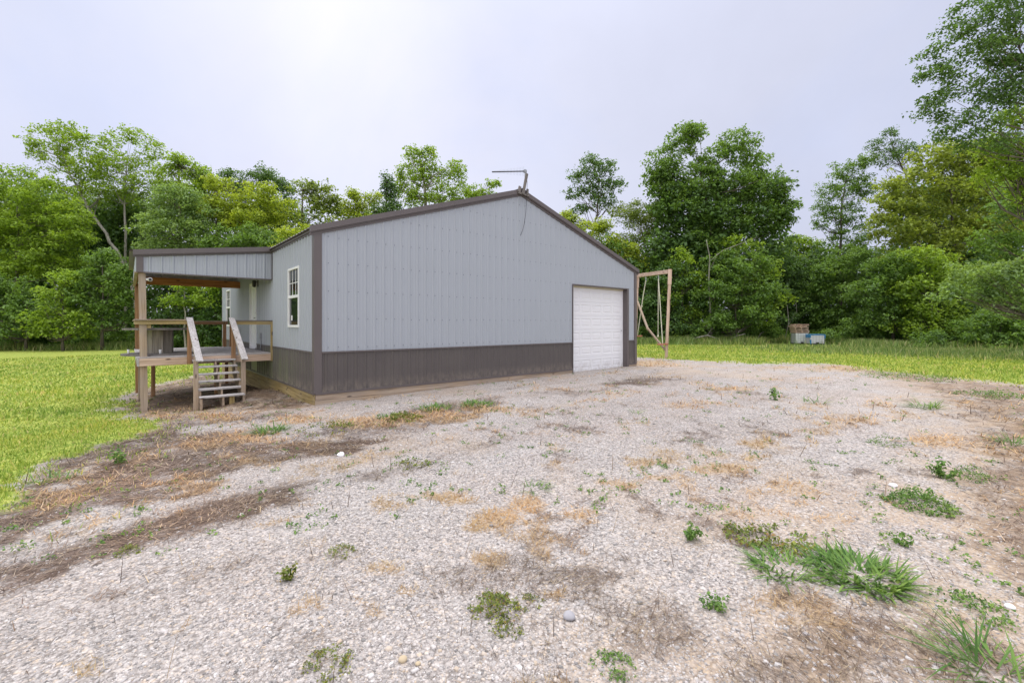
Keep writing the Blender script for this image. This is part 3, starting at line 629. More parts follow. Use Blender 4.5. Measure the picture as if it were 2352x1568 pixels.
# windows on the long wall
for (a, b, z0, z1) in WIN:
    fw = MB(); fo = -.045; t = .055; zm = z0 + (z1-z0)*.515
    fw.box(fo, 0.03, a-.015, a+t, z0, z1); fw.box(fo, 0.03, b-t, b+.015, z0, z1); fw.box(fo, 0.03, a+t, b-t, z1-t, z1); fw.box(fo, 0.03, a+t, b-t, z0, z0+t*1.1)
    fw.box(fo+.008, 0.03, a+t, b-t, zm-.035, zm+.035)
    wn = fw.build('window', M['white'], barn, .004)
    pn = MB(); pn.box(-.012, -.006, a+t, b-t, zm+.03, z1-t); pn.box(-.010, -.004, a+t, b-t, z0+t, zm-.03); pn.build('pane', M['glass'], wn)
    mu = MB()
    for q in (1/3, 2/3): yy = a+t+(b-a-2*t)*q; mu.box(-.019, -.012, yy-.009, yy+.009, zm+.035, z1-t)
    zz = (zm+z1)/2-.02; mu.box(-.018, -.013, a+t, b-t, zz-.009, zz+.009); mu.build('muntin', M['white'], wn)
    if a < 5:
        st_ = MB(); st_.box(-.0125, -.0105, b-.30, b-.20, z0+.17, z0+.30); st_.build('sticker', M['white'], wn)
# entrance door
a, b, z0, z1 = DOOR
fr = MB(); fr.box(-.05, .03, a, a+.075, z0, z1); fr.box(-.05, .03, b-.075, b, z0, z1); fr.box(-.05, .03, a+.075, b-.075, z1-.075, z1); fr.box(-.07, .03, a+.075, b-.075, z0-.05, z0-.002)
dr = MB(); dr.box(-.012, .03, a+.085, b-.078, z0, z1-.08)
for (u0, u1, w0, w1) in ((.12,.44,.15,.75),(.55,.87,.15,.75),(.12,.44,.85,1.55),(.55,.87,.85,1.55),(.12,.44,1.62,1.9),(.55,.87,1.62,1.9)):
    dr.box(-.019, -.012, a+u0, a+u1-.05, z0+w0, z0+w1)
do = dr.build('entrance_door', M['white'], barn, .003)
fr.build('door_frame', M['white'], do, .004)
hb = MB(); hb.tube([(-.012,a+.15,1.74),(-.06,a+.15,1.74)], .012); hb.tube([(-.06,a+.13,1.74),(-.06,a+.15,1.74),(-.06,a+.26,1.735)], .011); hb.box(-.016,-.0125,a+.12,a+.18,1.70,1.93); hb.tube([(-.012,a+.15,1.90),(-.035,a+.15,1.90)], .03, 12); hb.build('door_handle', M['black'], do)
lt = MB(); lt.box(-.035, 0, 5.60, 5.70, 2.72, 2.93); lt.tube([(-.03,5.65,2.86),(-.13,5.65,2.88)], .012); lt.tube([(-.13,5.65,2.92),(-.13,5.65,2.90),(-.13,5.65,2.72),(-.13,5.65,2.70)], [.02,.06,.05,.02], 10)
lt.build('wall_lamp', M['black'], barn)
ob = MB(); ob.box(-.09, -.001, 5.02, 5.14, 1.10, 1.27); obx = ob.build('outlet_box', M['grey'], barn, .006)
ob = MB(); ob.tube([(-.05,5.08,1.10),(-.05,5.08,.97),(-.06,5.12,.80),(-.06,5.16,.72)], .014); ob.build('conduit', M['grey'], obx)

# ---------------------------------------------------------------- antenna at the ridge
an = thing('antenna', 'log periodic antenna on a leaning wooden post at the gable peak', 'antenna', (6.05,-.05,5.5))
def loc(o, pts):  # world -> local of a thing that is only translated
    return [tuple(np.array(p)-np.array(o.location)) for p in pts]
mb = MB(); mb.beam(*loc(an, [(6.03,-.135,5.50),(6.19,-.135,6.16)]), .085, .045, (0,1,0)); mb.build('mast_post', M['dgrz'], an, .004)
mb = MB(); mb.beam(*loc(an, [(5.88,-.112,5.54),(5.93,-.112,5.72)]), .09, .045, (0,1,0)); mb.beam(*loc(an, [(6.22,-.112,5.52),(6.24,-.112,5.70)]), .07, .045, (0,1,0)); mb.beam(*loc(an, [(5.86,-.108,5.525),(6.30,-.108,5.50)]), .05, .035, (0,1,0)); mb.build('mount_block', M['dgrz'], an, .004)
bl = dep(1129.8, 395, 14.0); br = dep(1206, 393.5, 14.0)
mb = MB(); mb.beam(*loc(an, [bl, br]), .022, .03); mb.build('boom', M['black'], an)
mb = MB(); d_ = (br-bl)/np.linalg.norm(br-bl)
for k in range(24):
    t_ = .03 + .93*(k/23)**1.15; p = bl + (br-bl)*t_; h_ = .03 + .115*t_
    mb.tube(loc(an, [p+np.array([0,0,h_]), p-np.array([0,0,h_])]), .0028, 5)
mb.build('element', M['galv'], an)
mb = MB(); q = br; mb.box(*(v for ax in range(3) for v in (q[ax]-an.location[ax]-.04, q[ax]-an.location[ax]+.04))); mb.tube(loc(an, [q+np.array([0,0,.06]), q-np.array([.0,0,.28])]), .016); mb.build('bracket', M['galv'], an)
cp = [dep(x, y, 13.9) for x, y in ((1209,394),(1211,420),(1210,450),(1209,470),(1207.5,490),(1204,515),(1200,530),(1195,541.5))]
mb = MB(); mb.tube(loc(an, cp), .006, 6); mb.build('cable', M['black'], an, smooth=True)
# ---------------------------------------------------------------- porch
po = thing('porch', 'raised wooden porch with shed roof and front stairs on the long wall', 'porch')
PX = -2.98; DK = .735
# deck
mb = MB(); y = PY0+.01; k = 0
while y < PY1-.1:
    mb.box(PX-.02+random.uniform(0,.01), -.055, y, y+.135, DK-.035, DK+random.uniform(-.002,.002)); y += .142
mb.build('deck_board', M['gryx'], po, .004)
mb = MB(); mb.box(PX+.04, -.05, PY0-.012, PY0+.028, .515, .698); mb.build('rim_joist', M['pnkx'], po, .004)
mb = MB(); mb.box(PX-.005, PX+.036, PY0-.008, PY1-.1, .515, .698); mb.build('rim_joist', M['gryy'], po, .004)
mb = MB(); mb.box(PX+.04, -.05, PY1-.14, PY1-.1, .515, .698); mb.build('rim_joist', M['brnx'], po, .004)
mb = MB()
for k in range(1, 12): mb.box(PX+.04, -.05, PY0+.03+k*.4, PY0+.068+k*.4, .53, .698)
mb.build('floor_joist', M['brnx'], po)
# posts
def post(x0, y0, w, z1, mt, lean=(0,0), zb=None):
    zb = gz1(x0+w/2, y0+w/2)-.12 if zb is None else zb
    mb = MB(); mb.beam((x0+w/2-lean[0], y0+w/2-lean[1], zb), (x0+w/2, y0+w/2, z1), w, w, (0,1,0)); return mb.build('post', M[mt], po, .006)
post(-2.958, 3.832, .142, 2.80, 'tanz', (-.045, 0))
post(-2.985, 8.56, .142, 2.86, 'brnz', (-.02, 0))
post(-2.93, 6.2, .10, .52, 'tanz'); post(-2.62, 6.9, .10, .52, 'brnz'); post(-.5, 8.55, .10, .52, 'brnz'); post(-1.2, 5.4, .12, .52, 'brnz')
for x0, x1, y0, z0, z1, mt in ((-2.0,-1.908,3.69,.52,1.625,'brnz'), (-1.028,-.935,3.69,.52,1.625,'brnz'), (-.066,.03,3.72,.50,1.622,'yelz'), (-.555,-.455,8.58,.70,1.625,'brnz'), (-.39,-.30,8.3,.70,1.625,'brnz')):
    mb = MB(); mb.box(x0, x1, y0, y0+.09, z0, z1); mb.build('railing_post', M[mt], po, .004)
# railings: a board on edge with a flat cap
def rail(a, b, mt_s, mt_c):
    mb = MB(); a, b = Vector(a), Vector(b); d = (b-a).normalized()
    mb.beam(a-Vector((0,0,.078)), b-Vector((0,0,.078)), .038, .092); r1_ = mb.build('railing', M[mt_s], po, .003)
    mb = MB(); mb.beam(a-Vector((0,0,.015)), b-Vector((0,0,.015)), .10, .030); mb.build('rail_cap', M[mt_c], r1_, .004)
rail((-3.03,3.80,1.662), (-1.905,3.80,1.662), 'yelx', 'tanx'); rail((-1.03,3.765,1.656), (.03,3.765,1.650), 'yelx', 'dgrx')
rail((-2.99,3.86,1.662), (-2.99,8.6,1.662), 'tany', 'tany'); rail((-2.95,8.62,1.662), (-.40,8.62,1.656), 'brnx', 'tanx')
mb = MB(); mb.box(-2.80,-2.715,3.84,3.88,1.44,1.57); mb.build('rail_block', M['yelz'], po)
# stairs
TR = [(3.65,.622),(3.40,.475),(3.15,.312),(2.90,.152),(2.65,-.006),(2.40,-.162)]
def stringer(x, w=.04):
    mb = MB(); pts = []
    top = [(3.76,.60)]
    pr = []
    for (yc, zt) in TR: pr += [(yc+.125, zt-.04), (yc-.125, zt-.04)]
    zb = gz1(x, 2.3)-.05
    prof = [(3.77,.58)] + pr + [(2.275,zb),(2.47,zb)] + [(3.77,.20)]
    for xx, flip in ((x-w/2, 1), (x+w/2, 0)):
        P = [(xx,y,z) for y, z in prof]; mb.poly(P if flip else P[::-1])
    for i in range(len(prof)):
        (ya, za), (yb, zb_) = prof[i], prof[(i+1) % len(prof)]
        mb.quad((x-w/2,ya,za),(x-w/2,yb,zb_),(x+w/2,yb,zb_),(x+w/2,ya,za))
    return mb
for x in (-1.845, -1.41, -.985): stringer(x).build('stringer', M['tany'], po)
for k, (yc, zt) in enumerate(TR): mb = MB(); mb.box(-1.90+.004*k, -.958, yc-.14, yc+.115, zt-.038, zt); mb.build('stair_tread', M['gryx'], po, .006)
for x0, lz in ((-1.978, .665), (-1.005, .615)):
    zb = gz1(x0, 2.5)-.1
    mb = MB(); mb.box(x0, x0+.094, 2.46, 2.555, zb, lz+.02); mb.build('stair_post', M['tanz'], po, .005)
for xa, xb in ((-1.945, -1.867), (-1.012, -.94)):
    mb = MB(); mb.beam((xa,3.80,1.70), (xb,2.40,.665), .142, .038, (0,.6,.8)); mb.build('handrail', M['gryy'], po, .005)
    mb = MB(); mb.beam((xa-.02,3.72,1.59), (xb-.045,2.44,.625), .04, .09, (0,.6,.8)); mb.build('handrail_stringer', M['tany'], po, .003)
mb = MB(); mb.box(-1.28,-1.17,2.33,2.43,gz1(-1.2,2.4)-.05,-.205); mb.build('stair_block', M['yelz'], po, .004)
# porch roof
pz = lambda x: 3.585 + x*.131                     # underside of the rake along X
pr = thing('porch_roof_marker', '', '')           # placeholder, removed below
bpy.data.objects.remove(pr)
mb = MB(); sheet(mb, -2.995, -.04, 2.815, lambda s: pz(s)+.02, lambda s, o, z: (s, PY0-o, z)); mb.build('front_fascia', M['light'], po)
mb = MB(); mb.box(-3.0, -2.865, PY0-.032, PY0-.004, 2.80, pz(-2.95)+.01); mb.box(-.045, .0, PY0-.03, PY0-.002, 2.80, 3.60); mb.box(-2.864, -.046, PY0-.030, PY0+.02, 2.785, 2.815); mb.build('fascia_trim', M['trim'], po)
mb = MB(); sheet(mb, PY0+.01, PY1, 2.81, lambda s: 3.19, lambda s, o, z: (-3.0-o, s, z)); mb.build('eave_fascia', M['light'], po)
mb = MB(); mb.box(-3.03, -2.96, PY0+.01, PY1, 2.78, 2.809); mb.build('eave_fascia_trim', M['tany'], po)
mb = MB(); sheet(mb, -2.995, -.04, 3.05, lambda s: pz(s)+.02, lambda s, o, z: (s, PY1-.02+o, z)); mb.build('back_fascia', M['light'], po)
mb = MB()
A = [(-3.13,PY0-.05),( -.045,PY0-.05),(-.045,PY1+.05),(-3.13,PY1+.05)]
ribs = []
for k in range(24):
    c0 = PY0-.05 + k*.2286; ribs += [(c0-.03,0),(c0-.013,.02),(c0+.013,.02),(c0+.03,0)]
ribs = [r for r in sorted(ribs) if PY0-.051 <= r[0] <= PY1+.05]
for (a, oa), (b, ob_) in zip(ribs[:-1], ribs[1:]):
    za, zb = pz(-3.13)+.13, pz(-.045)+.13
    mb.quad((-3.13,a,za+oa),(-3.13,b,za+ob_),(-.045,b,zb+ob_),(-.045,a,zb+oa)); mb.quad((-3.13,a,za+oa-.02),(-3.13,b,za+ob_-.02),(-.045,b,zb+ob_-.02),(-.045,a,zb+oa-.02)); mb.quad((-3.13,a,za+oa-.02),(-3.13,a,za+oa),(-3.13,b,za+ob_),(-3.13,b,za+ob_-.02))
prf = mb.build('porch_roof', M['trim'], po)
mb = MB()
for (lo, hi, y0, y1) in ((.02,.145,PY0-.085,PY0), (-.005,.03,PY0-.062,PY0), (-.03,-.005,PY0-.033,PY0)):
    a, b = -3.06, -.02; n = len(mb.v)
    mb.v += [(a,y0,pz(a)+lo),(b,y0,pz(b)+lo),(b,y0,pz(b)+hi),(a,y0,pz(a)+hi),(a,y1,pz(a)+lo),(b,y1,pz(b)+lo),(b,y1,pz(b)+hi),(a,y1,pz(a)+hi)]
    for f in ((0,1,2,3),(7,6,5,4),(0,4,5,1),(3,2,6,7),(1,5,6,2),(4,0,3,7)): mb.f.append(tuple(n+i for i in f)); mb.m.append(0)
mb.build('rake_trim', M['trim'], prf)
mb = MB(); mb.box(-2.80, -.03, PY1-.24, PY1-.20, 2.845, 3.085); mb.build('beam', M['orgx'], po, .003)
mb = MB(); mb.box(-2.97, -.03, PY0+.03, PY0+.07, 2.80, 3.03); mb.build('beam', M['orgx'], po, .003)
mb = MB(); mb.box(-2.97, -2.93, PY0+.08, PY1-.25, 2.82, 3.05); mb.build('beam', M['orgy'], po, .003)
mb = MB()
for k in range(1, 8):
    yy = PY0 + k*.61; mb.beam((-2.93,yy,pz(-2.93)+.01),(-.04,yy,pz(-.04)+.01), .038, .14)
mb.build('rafter', M['orgx'], po)
# camera on the porch post
sc = thing('security_camera', 'small white dome camera on the front porch post', 'camera', (-2.79,3.87,2.64))
mb = MB(); mb.tube([(-.02,.0,.0),(.03,-.005,.0)], .035, 14); mb.build('mount', M['white'], sc)
bpy_me = bmesh.new(); bmesh.ops.create_uvsphere(bpy_me, u_segments=20, v_segments=12, radius=.052); me = bpy.data.meshes.new('housing'); bpy_me.to_mesh(me); bpy_me.free(); me.materials.append(M['white'])
for p in me.polygons: p.use_smooth = True
hs = link(bpy.data.objects.new('housing', me), sc); hs.location = (.055,-.02,0)
mb = MB(); mb.tube([(.055,-.055,-.004),(.056,-.076,-.006)], [.034,.026], 16); mb.build('lens', M['black'], sc)
# cable spool used as a table
spx, spy = -2.50, 4.86
sl = thing('cable_spool', 'weathered wooden cable spool lying flat on the porch as a table', 'spool table', (spx, spy, DK))
def disc(r, z0, z1, name, mt):
    mb = MB(); n = 11; w = 2*r/n
    for k in range(n):
        a = -r+k*w+.004; b = a+w-.008; m_ = max(abs(a), abs(b)); hl = math.sqrt(max(r*r-min(abs(a),abs(b),abs((a+b)/2))**2*1.0, .01))
        ya = math.sqrt(max(r*r-a*a, .004)); yb = math.sqrt(max(r*r-b*b, .004))
        for zz, rv in ((z0, 1), (z1, 0)):
            P = [(-ya,a,zz),(ya,a,zz),(yb,b,zz),(-yb,b,zz)]; mb.poly(P[::-1] if rv else P)
        for (p, q) in (((-ya,a),(ya,a)), ((ya,a),(yb,b)), ((yb,b),(-yb,b)), ((-yb,b),(-ya,a))): mb.quad((*p,z0),(*q,z0),(*q,z1),(*p,z1))
    return mb.build(name, M[mt], sl)
disc(.80, .0, .045, 'bottom_disc', 'dgrx'); disc(.775, .655, .70, 'top_disc', 'dgrx')
mb = MB(); n = 8
for k in range(n):
    a0, a1 = 2*math.pi*(k+.02)/n + .2, 2*math.pi*(k+.98)/n + .2; r_ = .30
    P = [(r_*math.cos(a0), r_*math.sin(a0)), (r_*math.cos(a1), r_*math.sin(a1)), ((r_-.04)*math.cos(a1), (r_-.04)*math.sin(a1)), ((r_-.04)*math.cos(a0), (r_-.04)*math.sin(a0))]
    for i in range(4): p, q = P[i], P[(i+1)%4]; mb.quad((*p,.045),(*q,.045),(*q,.655),(*p,.655))
mb.build('drum', M['splz'], sl)
for (x, y, lb) in ((-3.14,4.86,'white cup on the spool base left of the porch post'), (-2.52,4.26,'white cup on the spool base right of the porch post')):
    mb = MB(); mb.tube([(0,0,0),(0,0,.02),(0,0,.10),(0,0,.105)], [.020,.023,.029,.027], 14); c = mb.build('cup', M['white'], None, smooth=True); c.location = (x, y, DK+.047); tag(c, lb, 'cup', 'white cups on the spool')
# ---------------------------------------------------------------- swing frame and swings
FR, FL = 22.0, 22.0*128/117
sw = thing('swing_frame', 'tall pinkish timber swing frame beside the steel building', 'swing frame', (0,0,0))
tR = dep(1539,620,FR); bR = dep(1530,823,FR); tL = dep(1464.5,630,FL); bL = dep(1458,812,FL)
bR[2] = gz1(bR[0], bR[1]); bL[2] = gz1(bL[0], bL[1])
mb = MB(); mb.beam(bR-np.array([0,0,.1]), tR, .13, .13, (.8,.6,0)); mb.build('post', M['pnkz'], sw, .005)
mb = MB(); mb.beam(bL-np.array([0,0,.1]), tL, .13, .13, (.8,.6,0)); mb.build('post', M['pnkz'], sw, .005)
mb = MB(); dR = (bR-tR)/np.linalg.norm(bR-tR); dL = (bL-tL)/np.linalg.norm(bL-tL)
mb.beam(tR-dR*.03, tR+dR*.72, .165, .165, (.8,.6,0)); mb.build('post_sleeve', M['pnkz'], sw, .005)
mb = MB(); mb.beam(tL-dL*.03, tL+dL*.72, .165, .165, (.8,.6,0)); mb.build('post_sleeve', M['pnkz'], sw, .005)
mb = MB(); mb.beam(tL+np.array([0,0,-.07]), tR+np.array([0,0,-.07]), .12, .18); mb.build('beam', M['pnky'], sw, .005)
q1 = tL+dL*1.35; q3 = bR-dR*.35; q2 = q1 + (q3-q1)*.61 - np.array([C_,-S_,0])*.30
mb = MB(); mb.beam(q1, q2, .10, .07); mb.beam(q2+(q1-q2)*.06, q3, .10, .07); mb.build('brace', M['tanz'], sw, .005)
def lerp(a, b, t): return a+(b-a)*t
h1 = lerp(tL, tR, .27)+np.array([0,0,-.17]); h2 = lerp(tL, tR, .66)+np.array([0,0,-.17])
s1 = tL+dL*3.3+np.array([.10,-.05,0]); s2 = tR+dR*3.62+np.array([-.20,.1,0])
for hp, seat, lb, free in ((h1, s1, 'rope swing pulled back to the far post of the frame', lerp(h1, s1, .5)+np.array([.02,0,.05])), (h2, s2, 'rope swing hooked behind the near post of the frame', h2+np.array([-.03,0,-3.05]))):
    g = thing('rope_swing', lb, 'swing', tuple(hp), 'rope swings on the timber frame')
    mb = MB(); mb.tube([(0,0,0),(0,0,-.14)], .022, 8); mb.tube([(0,0,-.12),(.02,0,-.26)], .03, 8); mb.build('hanger', M['galv'], g)
    mid = lerp(hp, seat, .5)
    mb = MB(); mb.tube(loc(g, [hp+np.array([0,0,-.2]), lerp(hp, seat, .3)+np.array([.0,0,-.02]), lerp(hp, seat, .62), seat+np.array([0,0,.04])]), .022, 7); mb.build('rope', M['rope'], g)
    mb = MB(); mb.tube(loc(g, [hp+np.array([0,0,-.2]), lerp(hp+np.array([0,0,-.2]), free, .5)+np.array([.03,.02,0]), free]), .018, 7)
    mb.tube(loc(g, [free+np.array([0,0,.05]), free+np.array([0,0,-.03]), free+np.array([0,0,-.08])]), [.02,.045,.02], 8); mb.build('rope', M['rope'], g)
    mb = MB(); p = np.array(loc(g, [seat])[0]); mb.beam(p+np.array([-.20,.13,0]), p+np.array([.20,-.13,.02]), .22, .06); mb.build('seat', M['redwood'], g, .01)
# ---------------------------------------------------------------- totes and pallets
TP = dep(1836, 780, 43); TP2 = dep(1871, 780, 42.2)
tw = math.pi/2 - YAW - .12
def tote(p, lb, capm, w, h, tint):
    t_ = thing('ibc_tote', lb, 'tote', (p[0], p[1], gz1(p[0], p[1])+.05), 'caged liquid totes at the wood edge'); t_.rotation_euler = (0,0,-YAW-.1)
    mb = MB(); mb.box(-w/2+.04, w/2-.04, -.46, .46, .16, h-.05); mb.build('tank', tint, t_, .05)
    mb = MB()
    for k in range(6):
        x = -w/2 + w*k/5
        for yy in (-.5, .5): mb.tube([(x,yy,.12),(x,yy,h-.03)], .012, 6)
    for k in range(5):
        yy = -.5+k*.25
        for x in (-w/2, w/2): mb.tube([(x,yy,.12),(x,yy,h-.03)], .012, 6)
    for zz in np.linspace(.16, h-.04, 5):
        mb.tube([(-w/2,-.5,zz),(w/2,-.5,zz),(w/2,.5,zz),(-w/2,.5,zz),(-w/2,-.5,zz)], .013, 6)
    mb.build('cage', M['galv'], t_)
    mb = MB()
    for yy in (-.42, 0, .42): mb.box(-w/2, w/2, yy-.06, yy+.06, 0, .12)
    mb.build('base', M['black'], t_)
    mb = MB(); mb.box(-.12,.12,-.54,-.44,.12,.26); mb.build('valve', M['black'], t_)
    if capm:
        mb = MB(); mb.box(-w/2-.02, w/2+.02, -.53, .53, h-.06, h+.02); mb.box(w/2-.06, w/2+.022, -.535, .535, h-.36, h-.06); mb.box(-w/2-.02, -w/2+.08, -.535, .535, h-.30, h-.06); mb.box(-w/2-.02, -w/2+.12, -.53, -.44, .1, .5); mb.build('blue_tarp', capm, t_, .03)
    return t_
M['tank'] = plain('white_tank', (.60,.63,.62), .35); M['tank2'] = plain('bright_tank', (.72,.72,.76), .35); M['blue'] = plain('blue_sheet', (.03,.19,.40), .45)
tote(TP, 'white caged tote under the pallet stack at the wood edge', None, 1.16, 1.10, M['tank'])
tote(TP2, 'white caged tote with a bright blue cover beside the pallet stack', M['blue'], 1.32, .98, M['tank2'])
def pallet_mesh():
    parts = {}
    mb = MB()
    for k in range(6): x = -.5+k*.2; mb.box(-.6,.6,-.5+k*.19,-.5+k*.19+.1,.115,.137)
    parts['top_board'] = mb
    mb = MB()
    for x in (-.58,-.02,.54): mb.box(x,x+.04,-.5,.55,.022,.114)
    parts['stringer'] = mb
    mb = MB()
    for y in (-.5,-.05,.44): mb.box(-.6,.6,y,y+.1,0,.021)
    parts['bottom_board'] = mb
    return parts
p0 = None
names = ('bottom pallet of the stack, resting on the white tote','second pallet from the bottom of the stack on the tote','third pallet from the bottom of the stack on the tote','fourth pallet up, shifted left in the stack on the tote','fifth pallet up, leaning left near the top of the stack','greyish top pallet of the stack on the white tote')
zt = gz1(TP[0],TP[1])+.05+1.09
for k in range(6):
    if p0 is None:
        p0 = thing('pallet', names[0], 'pallet', (0,0,0), 'pallets stacked on the tote'); ch = [b_.build(n_, M['pnkx'], p0) for n_, b_ in pallet_mesh().items()]; r_ = p0
    else:
        r_ = p0.copy(); COL.objects.link(r_); r_['label'] = names[k]
        for c in ch: cc = c.copy(); COL.objects.link(cc); cc.parent = r_
    o_ = ((0,0,0),(.03,.02,.01),(-.02,.04,-.01),(-.06,0,.02),(-.14,.05,.01),(.10,.08,-.05))[k]
    r_.location = (TP[0]+o_[0]*C_+.05, TP[1]-o_[0]*S_+o_[1], zt+.142*k); r_.rotation_euler = (0, 0, -YAW-.1+o_[2])
# ---------------------------------------------------------------- trees
def leaves_np(C, Rd, n_per, size, flat=.55, up=.6):
    """leaf blades spread through clumps: C (k,3) centres, Rd (k,) radii -> quads, each leaf its own island"""
    k = len(C); idx = np.repeat(np.arange(k), n_per); n = len(idx)
    d = rng.normal(size=(n,3)); d /= np.linalg.norm(d, axis=1)[:,None]; d[:,2] = np.abs(d[:,2])*np.where(rng.random(n) < .72, 1, -1)
    rr = rng.random(n)**.42
    P = C[idx] + d*(Rd[idx]*rr)[:,None]*np.array([1,1,flat]) + rng.normal(0, .12, (n,3))*size*4
    nrm = d*(1-up) + np.array([0,0,up]) + rng.normal(0, .38, (n,3)); nrm /= np.linalg.norm(nrm, axis=1)[:,None]
    a = np.cross(nrm, rng.normal(size=(n,3))); a /= np.linalg.norm(a, axis=1)[:,None]; b = np.cross(nrm, a)
    s = size*rng.uniform(.55, 1.35, n); L_ = a*s[:,None]; Wd = b*(s*.36)[:,None]; fold = nrm*(s*.16)[:,None]
    droop = np.array([0,0,-1])*(s*.22)[:,None]
    V = np.stack([P-L_*.5+droop*.2, P-Wd+fold, P+L_*.5+droop, P+Wd+fold], 1).reshape(-1,3)
    F = (np.arange(n)*4)[:,None]+np.array([[0,1,2,3]])
    return V, F
def tree(name, label, F, lobes, leaf, trunk=None, bark='bark', size=.25, dens=1.0, clump=1.0, r0=None, group='trees at the wood edge', flat=.5, limb=True, cat='tree', back=1.0):
    """lobes: outline of the crown seen at distance F, given as ellipses; depth follows width"""
    sc_ = F/FPX
    CC, RR, LW = [], [], []
    right = np.array([C_, -S_, 0.]); fwd = np.array([S_, C_, 0.])
    for (cx, cy, rx, ry) in lobes:
        c = dep(cx, cy, F); ax, az = rx*sc_, ry*sc_; ay = min(max(ax*.8, .8), 3.2)*back
        rc = clump*np.clip(.24*min(ax, az)+.34, .42, 1.05)
        cnt = max(int(1.55*(ax*az*2.2+ay*(ax+az)*.5)/(rc*rc)), 5)
        d = rng.normal(size=(cnt,3)); d /= np.linalg.norm(d, axis=1)[:,None]; rr = rng.random(cnt)**.33
        rr = np.clip(rr, .25, 1)
        q = d*rr[:,None]*np.array([max(ax-rc*.6,.2), max(ay-rc*.5,.2), max(az-rc*.45,.2)])
        out_ = rng.random(cnt) < .2; q[out_] *= (rng.uniform(1.06, 1.25, cnt)/np.maximum(rr, .5))[out_][:,None]; sm = np.where(out_, .55, 1.0)
        CC.append(c + right*q[:,:1] + fwd*q[:,1:2] + np.array([0,0,1.])*q[:,2:]); RR.append(rc*rng.uniform(.65,1.25,cnt)*sm); LW.append(np.full(cnt, rc))
    CC = np.concatenate(CC); RR = np.concatenate(RR)
    CC[:,2] = np.maximum(CC[:,2], gz(CC[:,0], CC[:,1])+RR*.35)
    if trunk is None: trunk = [(lobes[0][0], 800), (lobes[0][0], lobes[0][1])]
    tp = [dep(x, y, F) for x, y in trunk]; tp[0][2] = gz1(tp[0][0], tp[0][1])-.2
    base = np.array(tp[0]); o = thing(name, label, cat, tuple(base), group)
    npl = np.maximum((dens*26*(RR/ size)**2*.062*4).astype(int), 8)
    V, Fq = leaves_np(CC, RR, npl, size, flat)
    np_mesh('crown', V-base, Fq, M[leaf], o)
    # trunk and limbs
    r0 = r0 or .011*(max(c[1] for c in lobes) and (base[2]*-1+CC[:,2].max()))+.04
    top = CC[CC[:,2].argmax()]
    pts = [np.array(p) for p in tp]; fine = []
    for a, b in zip(pts[:-1], pts[1:]):
        for t_ in np.linspace(0, 1, 5)[:-1]: fine.append(a+(b-a)*t_+rng.normal(0, .05, 3)*(1 if len(fine) else 0))
    fine.append(pts[-1]); n = len(fine)
    mb = MB(); mb.tube(loc(o, fine), [r0*(1-.72*i/(n-1))*(1.25 if i == 0 else 1) for i in range(n)], 8)
    if limb:
        zs = np.array([p[2] for p in fine])
        for i in rng.permutation(len(CC))[:min(len(CC), 46)]:
            c = CC[i]; k = int(np.clip(np.searchsorted(zs, c[2]-1.6-rng.random()*1.5), max(1, n//3), n-1)); s_ = fine[k]
            m_ = s_*.5+c*.5+np.array([0,0,-.25])+rng.normal(0,.15,3); rb = max(r0*(1-.72*k/(n-1))*.42, .02)
            mb.tube(loc(o, [s_, m_, c]), [rb, rb*.65, rb*.25], 5, cap=False)
    mb.build('trunk', M[bark], o, smooth=True)
    return o
T = tree
# --- left wood, from back to front
T('tree','broad dark green tree whose two rounded tops show behind the yellow crown',56.6,[(540,420,45,36),(610,410,40,34),(655,432,30,25),(560,480,70,50),(640,490,60,50)],'leaf_dark')
T('tree','bright green tree sloping down right of the tall airy pair',50.7,[(410,378,36,28),(455,398,40,28),(385,415,40,40),(445,440,55,40),(480,430,35,30)],'leaf_bright')
T('sycamore_tree','tall airy tree with a pale leaning trunk, highest on the left',53.1,[(105,318,50,36),(150,298,42,22),(175,325,40,30),(130,365,48,36),(195,375,55,40),(225,430,45,40),(160,425,50,40),(80,345,25,25)],'leaf_bright',[(330,790),(300,640),(255,555),(205,480),(170,420),(140,350)],'palebark',.26,.55,.75,.24)
T('sycamore_tree','airy upright tree with gaps of sky, second highest on the left',54.3,[(250,325,30,26),(305,312,40,20),(345,345,34,26),(280,372,60,34),(330,400,45,30),(260,425,50,38),(310,440,45,32),(225,375,28,30)],'leaf_bright',[(288,790),(290,600),(286,470),(290,380)],'palebark',.26,.55,.75,.2)
T('tree','olive green tree with hanging leaf sprays left of the roof line',51.9,[(695,435,38,28),(740,440,36,30),(765,470,24,30),(720,490,55,50),(700,540,60,40)],'leaf_olive',size=.3,dens=.75)
T('tree','yellow green tree with a ragged top just above the gable slope',54.3,[(820,470,45,36),(860,455,28,22),(790,500,45,45),(840,520,60,40),(810,450,22,20)],'leaf_yellow',dens=.8)
T('tree','dark slim tree draped in vines behind the roof slope',49.6,[(888,415,18,26),(895,445,26,36),(905,490,36,44),(870,500,26,40)],'leaf_dark',size=.22,flat=1.0)
T('cottonwood_tree','tall bright cottonwood with twin tops rising over the roof',51.9,[(950,352,26,22),(985,362,28,26),(960,395,42,34),(1000,410,36,34),(1045,395,30,34),(945,445,46,44),(1010,455,50,34),(1060,445,30,30),(920,400,16,24)],'leaf_bright',[(985,790),(985,560),(975,430),(965,370)],'palebark',.24,.75,.8)
T('cottonwood_tree','low bright crown peeping over the roof left of the antenna',54.3,[(1090,445,30,24),(1132,425,20,20),(1110,460,40,24),(1050,480,40,26)],'leaf_bright',size=.24,dens=.75,clump=.8)
